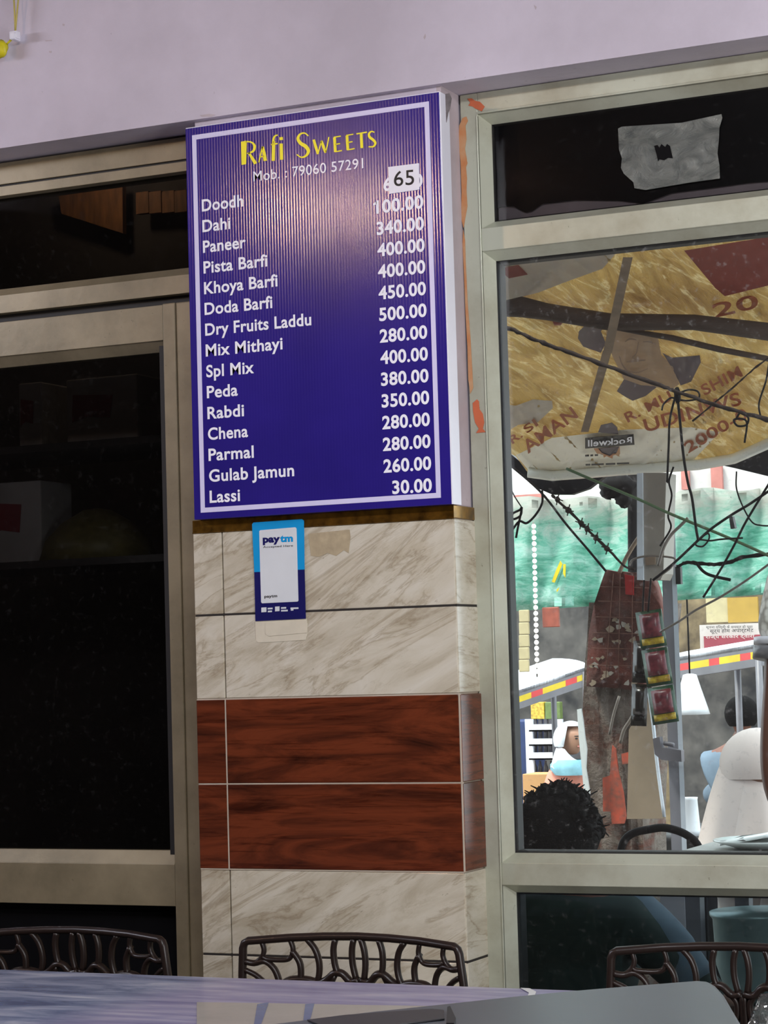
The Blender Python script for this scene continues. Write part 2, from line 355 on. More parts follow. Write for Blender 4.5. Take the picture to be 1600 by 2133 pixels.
M = dict(
    pink=plaster('mauve_plaster', lin(204, 196, 210), lin(184, 176, 188)),
    jamb=plaster('mauve_reveal', lin(196, 184, 192), lin(160, 148, 150)),
    room=plaster('room_plaster', lin(150, 140, 138), lin(120, 112, 110)),
    floor=mat('grey_floor', lin(110, 104, 98), .4, var=.3),
    alu=aluminium('champagne_aluminium', lin(190, 193, 176), lin(158, 154, 134)),
    alu_dull=aluminium('dull_aluminium', lin(150, 138, 112), lin(118, 108, 86)),
    gasket=mat('black_gasket', (.012, .011, .010), .6),
    marble=marble(), wood=rosewood(), grout=mat('pale_grout', lin(190, 176, 158), .6),
    dark_gap=mat('dark_joint', lin(38, 32, 28), .8),
    brass=mat('brass_strip', lin(168, 124, 48), .25, metal=.85, dark=lin(70, 48, 18), scale=26),
    board=flute_board(), white_trim=mat('white_vinyl', lin(232, 232, 244), .35, var=.05),
    white_ink=mat('white_ink', lin(240, 240, 250), .4, var=.04), lilac=mat('pale_border', lin(212, 208, 240), .35, var=.06),
    yellow_ink=mat('yellow_ink', lin(246, 232, 40), .35, var=.05), black_ink=mat('black_ink', lin(24, 24, 26), .5),
    cyan=mat('cyan_vinyl', lin(22, 150, 214), .25, var=.1), navy=mat('navy_vinyl', lin(26, 26, 92), .25, var=.15),
    silver_white=mat('silver_white_panel', lin(214, 218, 222), .3, var=.08),
    cream=mat('cream_paper', lin(208, 200, 180), .6, var=.12, scale=20), residue=mat('glue_residue', lin(178, 162, 132), .7, var=.25, scale=40),
    orange=mat('orange_paint', lin(190, 150, 112), .6, dark=lin(186, 116, 66), scale=22), redorange=mat('red_orange_paint', lin(204, 104, 66), .6),
    chair=mat('dark_brown_plastic', lin(40, 30, 27), .32, .4, var=.2), table=tabletop(),
    cream_reflection=mat('cream_reflection', lin(176, 172, 166), .2, var=.12), blue_reflection=mat('blue_reflection', lin(112, 128, 168), .2),  # cream and blue paint reflections onto the tabletop
    white_stripe=mat('white_print', lin(226, 226, 226), .25, var=.05),
    case=mat('dark_grey_case', lin(70, 75, 82), .38, var=.18, scale=5), case_dark=mat('charcoal_strip', lin(36, 38, 44), .4),
    foil=None, film=mat('black_film', (.006, .006, .007), .3, .08),
    mauve_panel=mat('mauve_panel', lin(120, 110, 116), .5),
    tarp=tarp_print(), green=green_tarp(), brick=old_brick(),
    print_red=mat('faded_red_print', lin(176, 96, 56), .5, trans=.3), print_maroon=mat('maroon_print', lin(150, 66, 56), .4, trans=.3, scale=4),
    print_grey=mat('grey_print', lin(205, 200, 194), .4, trans=.3, scale=4), print_skin=mat('faded_skin_print', lin(186, 160, 134), .4, trans=.3, scale=14),
    print_shade=mat('portrait_shade', lin(146, 120, 100), .5, trans=.2), print_purple=mat('purple_print', lin(96, 82, 92), .4, trans=.2), hem_reflection=mat('pale_hem_reflection', lin(250, 250, 240), .25, trans=.15, var=.12, scale=4),  # the last, pale tone paints a white freezer's reflection
    wood_pole=mat('weathered_pole', lin(70, 54, 44), .8, bump=.3, stretch=(1, 1, 4)), stick=mat('grey_batten', lin(146, 126, 106), .8, var=.35, scale=20),
    wire=mat('black_wire', lin(20, 17, 17), .8, .15), wire_grey=mat('grey_wire', lin(120, 112, 104), .5), wire_green=mat('green_wire', lin(84, 112, 78), .5),
    rope=mat('tarred_rope', lin(44, 30, 24), .9, bump=.5), steel=mat('grey_steel_post', lin(150, 150, 158), .45, metal=.1, var=.12, bump=.05),
    steel_light=mat('pale_steel', lin(212, 222, 232), .4, var=.08), sheet=mat('pale_sheet_metal', lin(158, 152, 142), .5, var=.2, scale=6),
    cardboard=mat('cardboard', lin(150, 134, 114), .85, var=.15, scale=12), tan=mat('tan_cardboard', lin(206, 156, 104), .8, var=.1),
    sack=mat('maroon_sack', lin(112, 56, 44), .8, dark=lin(78, 52, 44), scale=16, bump=.6), sack_line=mat('sack_line', lin(122, 82, 66), .8, var=.5, scale=40), red_cloth=mat('bright_red_cloth', lin(168, 28, 26), .7, var=.3),
    red_paint=mat('orange_red_paint', lin(196, 84, 60), .8, dark=lin(118, 78, 66), scale=34),
    sachet_g=mat('green_foil', lin(44, 84, 62), .25, var=.4), sachet_m=mat('maroon_foil', lin(130, 58, 66), .25, dark=lin(70, 26, 34), scale=50),
    sachet_y=mat('yellow_foil', lin(222, 196, 70), .25, dark=lin(150, 110, 30), scale=60), sachet_d=mat('dark_foil', lin(40, 28, 24), .25, dark=lin(18, 20, 18), scale=50),
    bulb=emit('white_bulb', (1, 1, 1), 1.6), lamp=emit('warm_bulb', (1, .62, .40), 130),
    van_white=mat('white_painted_metal', lin(226, 228, 236), .3, var=.1), grey_metal=mat('grey_metal', lin(120, 118, 124), .4),
    red_band=mat('red_band', lin(214, 70, 70), .4), yellow_band=mat('yellow_band', lin(226, 196, 40), .4), dark=mat('dark_interior', lin(44, 44, 46), .7),
    hair=mat('black_hair', lin(9, 8, 8), .8, .1, bump=.8, bscale=220, var=.4), skin=mat('brown_skin', lin(112, 66, 48), .45, var=.12, bump=.05, bscale=200),
    skin_pale=mat('fair_brown_skin', lin(176, 132, 108), .5, var=.1), white_scarf=mat('white_scarf', lin(214, 220, 226), .8, var=.08),
    cream_scarf=mat('cream_scarf', lin(226, 212, 204), .7, var=.08), salmon=mat('salmon_cloth', lin(232, 150, 128), .8), blue_cloth=mat('sky_blue_cloth', lin(150, 206, 222), .8, var=.35, scale=16),
    green_shirt=mat('dark_green_shirt', lin(40, 58, 54), .8, var=.3), blue_sleeve=mat('blue_grey_sleeve', lin(106, 124, 140), .8, var=.3), shirt_check=None,
    plate=mat('white_plate', lin(236, 244, 244), .2, var=.03), steel_pot=mat('aluminium_pot', lin(150, 172, 172), .4, metal=.4, var=.2),
    food=mat('food', lin(90, 92, 88), .7, var=.5, scale=50), counter=mat('counter_top', lin(150, 150, 146), .4),
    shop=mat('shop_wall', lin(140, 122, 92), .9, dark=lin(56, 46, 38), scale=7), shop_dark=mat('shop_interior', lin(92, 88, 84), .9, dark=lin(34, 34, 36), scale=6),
    building=mat('pale_building', lin(206, 202, 198), .9, var=.12), pinkb=mat('pink_trim', lin(196, 128, 118), .9), ground=mat('dusty_road', lin(130, 120, 110), .9, var=.3),
    poster_red=mat('red_poster', lin(150, 62, 74), .6), poster_white=mat('white_poster', lin(196, 186, 180), .6, var=.1), poster_yellow=mat('yellow_poster', lin(176, 142, 62), .7, var=.2),
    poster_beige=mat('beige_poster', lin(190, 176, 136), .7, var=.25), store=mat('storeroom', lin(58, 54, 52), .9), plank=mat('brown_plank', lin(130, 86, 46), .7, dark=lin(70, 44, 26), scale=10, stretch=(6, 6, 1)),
    packet_red=mat('red_label', lin(150, 30, 46), .5, var=.3), packet_white=mat('white_pack', lin(190, 186, 182), .5, var=.2), packet_olive=mat('olive_pack', lin(120, 110, 60), .5, var=.4, scale=40),
    yellow_plastic=mat('yellow_plastic', lin(220, 212, 40), .4, dark=lin(160, 146, 10), scale=20), cord=mat('yellow_cord', lin(196, 182, 96), .6),
    clear=glass('clear_glass', (.94, .965, .955), .05, .035), dark_glass=glass('dark_glass', (.5, .5, .5), .022, .003), smoke=glass('smoked_glass', (.60, .65, .66), .02, .012), dull_glass=glass('transom_glass', (.8, .8, .8), .015, .003),
    bag=glass('clear_plastic', (.8, .86, .84), .3, .2), redpack=mat('dull_red_pack', lin(160, 84, 66), .5, var=.35, scale=30), blue_pack=mat('blue_pack', lin(40, 60, 110), .5, var=.4), bottle=mat('dark_bottle', lin(96, 92, 96), .2, var=.4, scale=60),
    green_pack=mat('green_pack', lin(110, 130, 70), .5, var=.4, scale=40), black_tape=mat('black_tape', lin(22, 22, 24), .5),
)
def _foil():
    t = NT('silver_foil'); n = t.noise(t.coords((1, 1, 1.6)), 14, 8, .65, 1.0)
    t.color(t.ramp(n, [(.3, lin(84, 88, 86)), (.7, lin(132, 134, 128))])); t.b.inputs['Metallic'].default_value = .35
    t.b.inputs['Roughness'].default_value = .38; t.bump(n, .8, .02); return t.m
M['foil'] = _foil()
def _check():
    t = NT('white_patterned_cloth'); v = t.coords((1, 1, 1)); x = t.n('ShaderNodeTexVoronoi'); x.inputs['Scale'].default_value = 42; t.l(v, x.inputs['Vector'])
    t.color(t.ramp(x.outputs['Distance'], [(.35, lin(246, 244, 238)), (.62, lin(176, 172, 164))])); t.b.inputs['Roughness'].default_value = .8; return t.m
M['shirt_check'] = _check()

# ------------------------------------------------------------------ lettering
_tcache = {}
def glyphs(body, bold):
    k = (body, bold)
    if k in _tcache: return _tcache[k]
    cu = bpy.data.curves.new('lettering', 'FONT'); cu.body = body; cu.offset = bold; cu.resolution_u = 5; cu.fill_mode = 'FRONT'; cu.space_character = 1.05
    ob = bpy.data.objects.new('lettering', cu); COL.objects.link(ob)
    dg = bpy.context.evaluated_depsgraph_get(); me = bpy.data.meshes.new_from_object(ob.evaluated_get(dg))
    vs = [(v.co.x, v.co.y) for v in me.vertices]; fs = [tuple(p.vertices) for p in me.polygons]
    bpy.data.objects.remove(ob); bpy.data.curves.remove(cu); bpy.data.meshes.remove(me)
    _tcache[k] = (vs, fs); return _tcache[k]
CAPH = None
def write(mb, body, fn, width=None, cap=1.0, bold=.018, anchor='l', mirror=False):
    """text into mb; fn(s, t) maps text plane (baseline origin, cap height = cap) to 3d; width squeezes it"""
    global CAPH
    if CAPH is None: CAPH = max(y for _, y in glyphs('H', 0)[0])
    vs, fs = glyphs(body, bold)
    x0 = min(x for x, _ in vs); x1 = max(x for x, _ in vs)
    k = cap/CAPH; kx = k if width is None else width/(x1-x0)
    W = (x1-x0)*kx
    off = {'l': 0, 'r': -W, 'c': -W/2}[anchor]
    pts = []
    for x, y in vs:
        s = (x-x0)*kx
        if mirror: s = W-s
        pts.append(fn(s+off, y*k))
    mb.add(pts, fs); return W
def ribbon(mb, pts, ws, fn):
    """brush stroke of varying width, points in picture units mapped by fn"""
    pts = [Vector((p[0], p[1], 0)) for p in pts]; k = len(pts)
    if not isinstance(ws, (list, tuple)): ws = [ws]*k
    L = []; R = []
    for i in range(k):
        t = (pts[min(i+1, k-1)]-pts[max(i-1, 0)]).normalized(); n = Vector((-t.y, t.x, 0))
        L.append(pts[i]+n*ws[i]/2); R.append(pts[i]-n*ws[i]/2)
    vs = [fn(p.x, p.y) for p in L]+[fn(p.x, p.y) for p in R]
    mb.add(vs, [(i, i+1, k+i+1, k+i) for i in range(k-1)])
def curve_w(pts, ws, k=5):
    P = smooth_path([(a, b, 0) for a, b in pts], k); n = len(ws); out = []
    for i in range(len(P)):
        t = i/(len(P)-1)*(n-1); j = min(int(t), n-2); out.append(ws[j]+(ws[j+1]-ws[j])*(t-j))
    return [(p.x, p.y) for p in P], out

# ================================================================== SETTING
LZ = 2.720            # underside of the lintel
def wall():
    m = MB()
    m.box(-4, 5, 0, .10, LZ, 3.25)              # lintel over both windows
    m.box(-4, 5, .10, .30, LZ+.001, 3.25)
    m.box(.02, .672, .02, .30, 1.70, LZ)        # pier behind the sign
    m.box(-4, -1.45, .0, .30, 0, LZ); m.box(2.05, 5, .0, .30, 0, LZ)
    return struct(m.build('wall_front', M['pink']))
wall()
m = MB(); m.box(.662, .6735, .0195, .12, 1.75, LZ); struct(m.build('trim_1', M['jamb']))
m = MB(); m.box(-4.1, 5.1, -7.6, .3, -.12, 0); struct(m.build('floor', M['floor']))
m = MB(); m.box(-4.1, 5.1, -7.6, .3, 3.25, 3.4); struct(m.build('ceiling', M['room']))
m = MB(); m.box(-4.1, -4, -7.6, .3, 0, 3.25); struct(m.build('wall_left', M['room']))
m = MB(); m.box(4.25, 4.35, -7.6, .3, 0, 3.25); struct(m.build('wall_right', M['room']))
m = MB(); m.box(-4, 4.25, -7.6, -7.5, 0, 3.25); struct(m.build('wall_back', M['room']))

b = MB(); b.prism([at(u, v, -.001) for u, v in ((926, 196), (936, 194), (941, 205), (938, 225), (934, 235), (930, 255), (927, 256), (929, 232), (925, 214))], (0, .0008, 0)); o_ = b.build('cobweb_stain', mat('grey_cobweb', lin(120, 112, 112), .9, var=.4, scale=60)); o_.parent = bpy.data.objects['wall_front']
for pts in (((94, 84), (107, 83), (108, 85), (95, 86)), ((102, 106), (107, 106), (107, 110), (103, 110)), ((130, 49), (134, 50), (133, 54), (130, 53)), ((416, 240), (436, 237), (450, 239), (440, 243), (420, 243)), ((882, 78), (886, 70), (887, 76), (884, 82)), ((1112, 10), (1118, 14), (1116, 20))):
    b = MB(); b.prism([at(u, v, -.001) for u, v in pts], (0, .0008, 0)); o_ = b.build('wall_scuff', M['jamb']); o_.parent = bpy.data.objects['wall_front']
# ---- tiled pillar (part of the wall)
pillar = struct(empty('wall_pillar', (.34, .06, 0)))
RZ = [1.7185, 1.52, 1.32, 1.12, .92, .72, .52, .32, .12]
core = MB(); core.box(.006, .676, .008, .30, 0, 1.745); core.build('pillar_core', M['grout'], pillar)
g = .0022
for i in range(len(RZ)-1):
    z1, z0 = RZ[i], RZ[i+1]; woody = i in (2, 3)
    mt = M['wood'] if woody else M['marble']; nm = 'wood_effect_tile' if woody else 'marble_tile'
    gz = .0016 if woody else .0022
    pr = .003 if woody else 0
    for x0, x1 in ((0, .0775), (.0795, .680)):
        b = MB(); b.box(x0+(0 if x0 == 0 else g/3), x1-g/3, -pr, .01, z0+gz, z1-gz); b.build(nm, mt, pillar, .0018)
    b = MB(); b.box(.672, .6815+pr, -pr+.0015, .128, z0+gz, z1-gz); b.build(nm, mt, pillar, .0018)
for z in (RZ[1], RZ[5], RZ[6], RZ[7]):
    b = MB(); b.box(.002, .680, .001, .007, z-.003, z+.003); b.box(.674, .681, .002, .126, z-.003, z+.003); b.build('dark_joint', M['dark_gap'], pillar)
b = MB()
for z in RZ[2:5]: b.box(.001, .680, -.0012, .007, z-.0016, z+.0016)
b.box(.0768, .0802, -.0022, .006, RZ[4], RZ[2]); b.box(.6795, .6838, -.0022, .004, RZ[4], RZ[2])
b.build('grout_line', M['grout'], pillar)
b = MB(); b.box(0, .682, -.002, .128, 1.7185, 1.7475); b.box(-.001, .683, -.003, .0, 1.7165, 1.7195); b.build('brass_trim', M['brass'], pillar, .001)

# ---- right window
FY = .12; GY = .160
def bead(m, x0, x1, z0, z1, d=.02, gy=GY, sides='lrtb', fy=FY):
    """sloping glazing bead all round an opening"""
    o = [(x0, z0), (x1, z0), (x1, z1), (x0, z1)]; i = [(x0+d, z0+d), (x1-d, z0+d), (x1-d, z1-d), (x0+d, z1-d)]
    for k, c in enumerate('brtl'):
        if c not in sides: continue
        a, b = o[k], o[(k+1) % 4]; c2, d2 = i[(k+1) % 4], i[k]
        m.hexa([(a[0], fy+.004, a[1]), (b[0], fy+.004, b[1]), (c2[0], gy-.004, c2[1]), (d2[0], gy-.004, d2[1])],
               [(a[0], gy+.03, a[1]), (b[0], gy+.03, b[1]), (c2[0], gy+.03, c2[1]), (d2[0], gy+.03, d2[1])])
WX0, WX1 = .7215, 1.95
win = struct(empty('window_1', (1.3, .16, 0)))
b = MB(); b.box(.678, WX0, FY, .20, 0, LZ-.001); b.box(WX0-.0035, WX0, FY-.003, .14, .3, LZ-.055); b.build('frame_post', M['alu'], win, .0015)
b = MB(); b.box(WX1, 2.05, FY, .20, 0, LZ-.001); b.build('frame_post', M['alu'], win, .0015)
b = MB(); b.box(WX0, WX1, FY, .20, 2.668, LZ-.001); b.box(WX0, WX1, FY-.004, FY+.01, 2.668, 2.673); b.build('top_rail', M['alu'], win, .0015)
b = MB(); b.box(WX0, WX1, FY, .20, 2.344, 2.398); b.build('middle_rail', M['alu'], win, .0015)
b = MB(); b.box(WX0, WX1, FY, .20, .880, .931); b.build('sill_rail', M['alu'], win, .0015)
b = MB(); b.box(WX0, WX1, FY, .20, .02, .12); b.build('bottom_rail', M['alu'], win, .0015)
for z0, z1, nm, gm in ((2.398, 2.668, 'transom_pane', 'dull_glass'), (.931, 2.344, 'main_pane', 'clear'), (.12, .880, 'lower_pane', 'smoke')):
    b = MB(); bead(b, WX0, WX1, z0, z1, .0195); b.build('glazing_bead', M['alu'], win)
    b = MB(); bead(b, WX0+.0195, WX1-.0195, z0+.0195, z1-.0195, .005, GY+.012, fy=GY-.006); b.build('gasket', M['gasket'], win)
    b = MB(); b.box(WX0+.018, WX1-.018, GY, GY+.004, z0+.018, z1-.018); b.build(nm, M[gm], win)
# torn black film on the transom pane
b = MB(); zb = at(1200, 448, .17).z
poly = [(WX0+.012, .166, 2.652), (1.93, .166, 2.652)]
for u, v in ((1640, 375), (1560, 381), (1480, 392), (1400, 402), (1340, 424), (1290, 418), (1200, 417), (1130, 425), (1108, 440), (1095, 443), (1070, 430), (1046, 431), (1034, 436)):
    p = at(u, v, .166); poly.append((p.x, .166, p.z))
b.prism(poly, (0, .001, 0)); b.build('torn_film', M['film'], win)
b = MB(); b.box(WX0+.01, 1.94, .172, .19, 2.41, 2.655); b.build('backing_panel', M['mauve_panel'], win)

# orange paint smears on the post
def blob(mb, pts, Y, th=-.0012):
    q = [at(u, v, Y) for u, v in pts]; mb.prism(q, (0, th, 0))
b = MB()
blob(b, [(964, 246), (972, 243), (975, 252), (970, 262), (972, 290), (969, 310), (974, 340), (971, 348), (973, 372), (972, 395), (974, 430), (970, 452), (966, 475), (961, 455), (962, 400), (960, 340), (956, 300), (957, 262)], .1195)
blob(b, [(965, 478), (969, 500), (971, 560), (975, 640), (980, 700), (984, 770), (986, 808), (980, 820), (976, 790), (974, 720), (970, 650), (967, 570), (964, 510)], .1195)
b.build('orange_paint_streak', M['orange'], win)
b = MB(); blob(b, [(994, 832), (998, 836), (999, 852), (1006, 862), (1009, 880), (1006, 893), (1012, 900), (992, 902), (998, 893), (990, 880), (986, 858), (985, 840)], .1195)
blob(b, [(974, 206), (983, 205), (990, 210), (1000, 212), (1010, 222), (1004, 232), (990, 226), (985, 222), (976, 220), (980, 214)], .1195)
b.build('orange_paint_splash', M['redorange'], win)

# ---- left door with its transom
door = struct(empty('door_1', (-.6, .14, 0)))
LX0 = -1.45
b = MB(); b.box(LX0, .03, FY, .2, 2.659, 2.715); b.build('head_rail', M['alu_dull'], door, .001)
b = MB(); b.box(LX0, .03, FY+.002, .2, 2.629, 2.654); b.build('transom_rail', M['alu_dull'], door, .001)
b = MB(); b.box(LX0, .03, FY+.006, .19, 2.6535, 2.6595); b.build('gasket', M['gasket'], door)
b = MB(); b.box(LX0, .03, FY, .2, 2.323, 2.370); b.hexa([(LX0, FY+.004, 2.370), (.03, FY+.004, 2.370), (.03, .142, 2.390), (LX0, .142, 2.390)], [(LX0, .2, 2.370), (.03, .2, 2.370), (.03, .2, 2.390), (LX0, .2, 2.390)]); b.build('lower_transom_rail', M['alu_dull'], door, .001)
b = MB(); b.box(LX0, .03, .15, .154, 2.385, 2.635); b.build('transom_pane', M['dark_glass'], door)
b = MB(); b.box(LX0, .03, .145, .19, 2.300, 2.323); b.build('gasket', M['gasket'], door)
b = MB(); b.box(-.140, -.104, FY-.004, .2, 0, 2.302); b.build('door_stile', M['alu_dull'], door, .003)
b = MB(); b.box(-.104, .03, FY, .2, 0, 2.302); b.build('door_jamb', M['alu_dull'], door, .003)
b = MB(); b.box(-1.3, -.1415, FY, .18, 2.211, 2.300); b.hexa([(-1.3, FY+.004, 2.211), (-.1415, FY+.004, 2.211), (-.1415, .15, 2.186), (-1.3, .15, 2.186)], [(-1.3, .18, 2.211), (-.1415, .18, 2.211), (-.1415, .18, 2.186), (-1.3, .18, 2.186)]); b.build('door_top_rail', M['alu_dull'], door, .001)
b = MB(); b.box(-1.3, -.1415, FY, .18, .816, .918); b.hexa([(-1.3, FY, .918), (-.1415, FY, .918), (-.1415, .142, .950), (-1.3, .142, .950)], [(-1.3, .18, .918), (-.1415, .18, .918), (-.1415, .18, .950), (-1.3, .18, .950)]); b.build('door_lock_rail', M['alu_dull'], door, .001)
b = MB(); b.hexa([(-1.3, FY+.004, .816), (-.1415, FY+.004, .816), (-.1415, .16, .795), (-1.3, .16, .795)], [(-1.3, .18, .816), (-.1415, .18, .816), (-.1415, .18, .795), (-1.3, .18, .795)]); b.box(-1.3, -.1415, .16, .165, .1, .80); b.build('lower_door_panel', M['film'], door)
b = MB(); b.box(-1.45, -1.3, FY, .2, 0, 2.302); b.build('door_jamb', M['alu_dull'], door, .003)
b = MB(); b.box(-.162, -.140, .135, .18, .94, 2.20); b.build('gasket', M['gasket'], door)
b = MB(); b.box(-1.3, -.15, .152, .156, .93, 2.20); b.build('door_pane', M['dark_glass'], door)

# ---- storeroom behind the left door
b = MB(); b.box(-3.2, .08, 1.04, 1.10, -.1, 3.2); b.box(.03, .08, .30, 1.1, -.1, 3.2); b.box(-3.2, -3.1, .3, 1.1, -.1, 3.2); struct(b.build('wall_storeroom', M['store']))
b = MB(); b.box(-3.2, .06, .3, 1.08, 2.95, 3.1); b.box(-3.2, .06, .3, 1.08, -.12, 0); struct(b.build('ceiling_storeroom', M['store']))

# ================================================================== PRICE BOARD
SX0, SX1, SZ0, SZ1, SY = .0217, .6897, 1.7475, 2.6925, -.030
bd = thing('price_board', 'blue fluted price board for sweets with white border on the tiled pillar', 'sign', loc=(.355, 0, SZ0))
b = MB(); b.box(SX0, SX1, SY, .0195, SZ0, SZ1); b.build('panel', M['board'], bd, .001)
b = MB(); b.box(SX1, SX1+.003, SY+.0005, .0195, SZ0, SZ1); b.box(SX0, SX1, SY+.002, .0195, SZ1, SZ1+.002); b.build('white_edge', M['white_trim'], bd)
Yb = SY-.0008
def onboard(u, v): return at(u, v, Yb)
b = MB(); i0 = at(397, 284, Yb); i1 = at(923, 1033, Yb)
bx0, bx1, bz0, bz1 = .040, .664, at(420, 1068, Yb).z, at(900, 210, Yb).z
wd = .0115
for x0, x1, z0, z1 in ((bx0, bx1, bz1-wd, bz1), (bx0, bx1, bz0, bz0+wd), (bx0, bx0+wd, bz0+wd, bz1-wd), (bx1-wd, bx1, bz0+wd, bz1-wd)):
    b.box(x0, x1, Yb, SY+.0004, z0, z1)
b.build('border', M['lilac'], bd)
# title
Z1 = lambda x, y: onboard(370+.39375*x, 180+.39375*y)
b = MB()
letters = []
b.add([Z1(*p) for p in ((335, 292), (366, 287), (363, 411), (338, 416))], [(0, 1, 2, 3)])
for pts, ws in (([(360, 291), (392, 296), (407, 316), (400, 342), (368, 356)], (7, 8, 15, 12, 6)), ([(376, 350), (394, 378), (413, 409)], (10, 15, 18)),
                ([(430, 402), (439, 360), (449, 318)], (6, 7, 8)), ([(450, 318), (457, 350), (464, 394)], (12, 17, 18)), ([(436, 374), (458, 368)], (6, 6)),
                ([(508, 290), (506, 394)], (17, 17)), ([(506, 300), (508, 276), (516, 262), (530, 257)], (14, 11, 9, 6)), ([(495, 308), (530, 302)], (7, 7)),
                ([(548, 302), (550, 388)], (17, 17)), ([(539, 277), (557, 275)], (16, 16)),
                ([(692, 262), (672, 247), (648, 253), (637, 276), (650, 300), (678, 318), (692, 342), (680, 366), (655, 375), (630, 360)], (7, 7, 10, 16, 18, 20, 18, 12, 7, 6)),
                ([(720, 281), (731, 320), (743, 358)], (13, 15, 12)), ([(743, 357), (752, 322), (761, 287)], (6, 6, 6)), ([(761, 288), (772, 320), (783, 351)], (13, 15, 12)), ([(783, 350), (792, 312), (800, 268)], (6, 6, 6)),
                ([(830, 270), (835, 347)], (15, 15)), ([(826, 269), (864, 263)], (6, 6)), ([(834, 307), (860, 302)], (6, 6)), ([(832, 346), (870, 339)], (6, 6)),
                ([(896, 260), (901, 337)], (15, 15)), ([(892, 259), (930, 253)], (6, 6)), ([(900, 297), (926, 292)], (6, 6)), ([(898, 336), (937, 329)], (6, 6)),
                ([(946, 251), (1002, 242)], (7, 7)), ([(971, 247), (975, 326)], (15, 15)),
                ([(1042, 243), (1026, 238), (1013, 250), (1016, 268), (1036, 284), (1046, 300), (1036, 318), (1010, 319)], (6, 7, 11, 14, 14, 13, 9, 6))):
    if len(pts) > 3: pts, ws = curve_w(pts, ws, 5)
    if pts[0][0] > 600 and not letters: b.build('title_word', M['yellow_ink'], bd); b = MB(); letters.append(1)
    ribbon(b, pts, ws, Z1)
b.build('title_word', M['yellow_ink'], bd)
# phone line
def rowfn(x, z): return lambda s, t: Vector((x+s, Yb, z+t))
def sloped(u0, v0, u1, v1, Y):
    a = at(u0, v0, Y); c = at(u1, v1, Y); d = (c-a); Wd = d.length; d = d/Wd
    return (lambda s, t: a+d*s+Vector((0, 0, t))), Wd
b = MB(); fn, Wd = sloped(528, 378, 757, 350, Yb); write(b, 'Mob. : 79060 57291', fn, Wd, .0235, .004); b.build('phone_number', M['white_ink'], bd)
names = ['Doodh', 'Dahi', 'Paneer', 'Pista Barfi', 'Khoya Barfi', 'Doda Barfi', 'Dry Fruits Laddu', 'Mix Mithayi', 'Spl Mix', 'Peda', 'Rabdi', 'Chena', 'Parmal', 'Gulab Jamun', 'Lassi']
rights = [507, 480, 512, 557, 578, 567, 648, 588, 528, 494, 507, 515, 527, 611, 498]
prices = ['60.00', '100.00', '340.00', '400.00', '400.00', '450.00', '500.00', '280.00', '400.00', '380.00', '350.00', '280.00', '280.00', '260.00', '30.00']
for i, (nme, pr) in enumerate(zip(names, prices)):
    z = 2.4866-(2.4866-1.7861)*i/14
    x1 = at(rights[i], 430+43.5*i, Yb).x
    b = MB(); write(b, nme, rowfn(.0625+.0002*i, z), x1-.0625, .0275, .022); b.build('item_name', M['white_ink'], bd)
    zp = 2.4801-(2.4801-1.7794)*i/14
    wid = .1195 if len(pr) == 6 else .0990
    b = MB(); write(b, pr, rowfn(.6425, zp), wid, .0285, .028, 'r'); zp1 = zp
    if pr[0] == '1': b.prism([(.6425-wid-.0070, Yb, zp+.0232), (.6425-wid+.002, Yb, zp+.0285), (.6425-wid+.002, Yb, zp+.0222), (.6425-wid-.0070, Yb, zp+.0180)][:4], (0, .0004, 0))
    pass; b.build('item_price', M['white_ink'], bd)
ps = thing('price_sticker', 'small white paper square reading 65 stuck over the top price', 'sticker', loc=tuple(at(841, 372, SY)))
b = MB(); b.prism([at(u, v, SY-.0012) for u, v in ((809, 348), (873, 340), (874, 395), (811, 404))], (0, -.0006, 0)); b.build('paper', M['white_trim'], ps)
b = MB(); fn, Wd = sloped(821, 388, 863, 384, SY-.0022); write(b, '65', fn, Wd, .034, .006); b.build('digits', M['black_ink'], ps)

# ================================================================== PAYMENT STICKER
st = thing('payment_sticker', 'blue and navy payment sticker with white panel on the pale tiles below the board', 'sticker', loc=(.185, 0, 1.52))
Ys = -.0035
q = lambda u, v: at(510+u*.1313, 1070+v*.1313, Ys)
b = MB(); b.prism([q(*p) for p in ((115, 170), (135, 140), (905, 85), (935, 110), (945, 885), (150, 928))], (0, .002, 0)); b.build('cyan_half', M['cyan'], st)
b = MB(); b.prism([q(*p) for p in ((150, 928), (945, 885), (965, 1665), (168, 1705))], (0, .002, 0)); b.build('navy_half', M['navy'], st)
Ys = -.0042
b = MB(); b.prism([q(*p) for p in ((228, 280), (245, 262), (800, 215), (820, 235), (850, 1380), (835, 1395), (275, 1422), (258, 1405))], (0, .0006, 0)); b.build('white_panel', M['silver_white'], st)
Ys = -.0046
b = MB(); fn, Wd = sloped(*[510+285*.1313, 1070+458*.1313, 510+560*.1313, 1070+446*.1313], Ys); write(b, 'pay', fn, Wd, .0155, .05); b.build('logo_letters', M['navy'], st)
b = MB(); fn, Wd = sloped(*[510+560*.1313, 1070+446*.1313, 510+765*.1313, 1070+438*.1313], Ys); write(b, 'tm', fn, Wd, .0155, .05); b.build('logo_letters', M['cyan'], st)
b = MB(); fn, Wd = sloped(*[510+290*.1313, 1070+545*.1313, 510+765*.1313, 1070+520*.1313], Ys); write(b, 'Accepted Here', fn, Wd, .0045, .01); b.build('small_print', M['black_ink'], st); b = MB()
fn, Wd = sloped(*[510+310*.1313, 1070+1335*.1313, 510+515*.1313, 1070+1322*.1313], Ys); write(b, 'paytm', fn, Wd, .0062, .03); b.build('small_print', M['black_ink'], st)
Ys = -.0042
b = MB()
for x0, x1, y0, y1 in ((262, 342, 1490, 1565), (480, 550, 1475, 1550)):
    b.prism([q(x0, y0), q(x1, y0-5), q(x1, y1-5), q(x0, y1)], (0, .0006, 0))
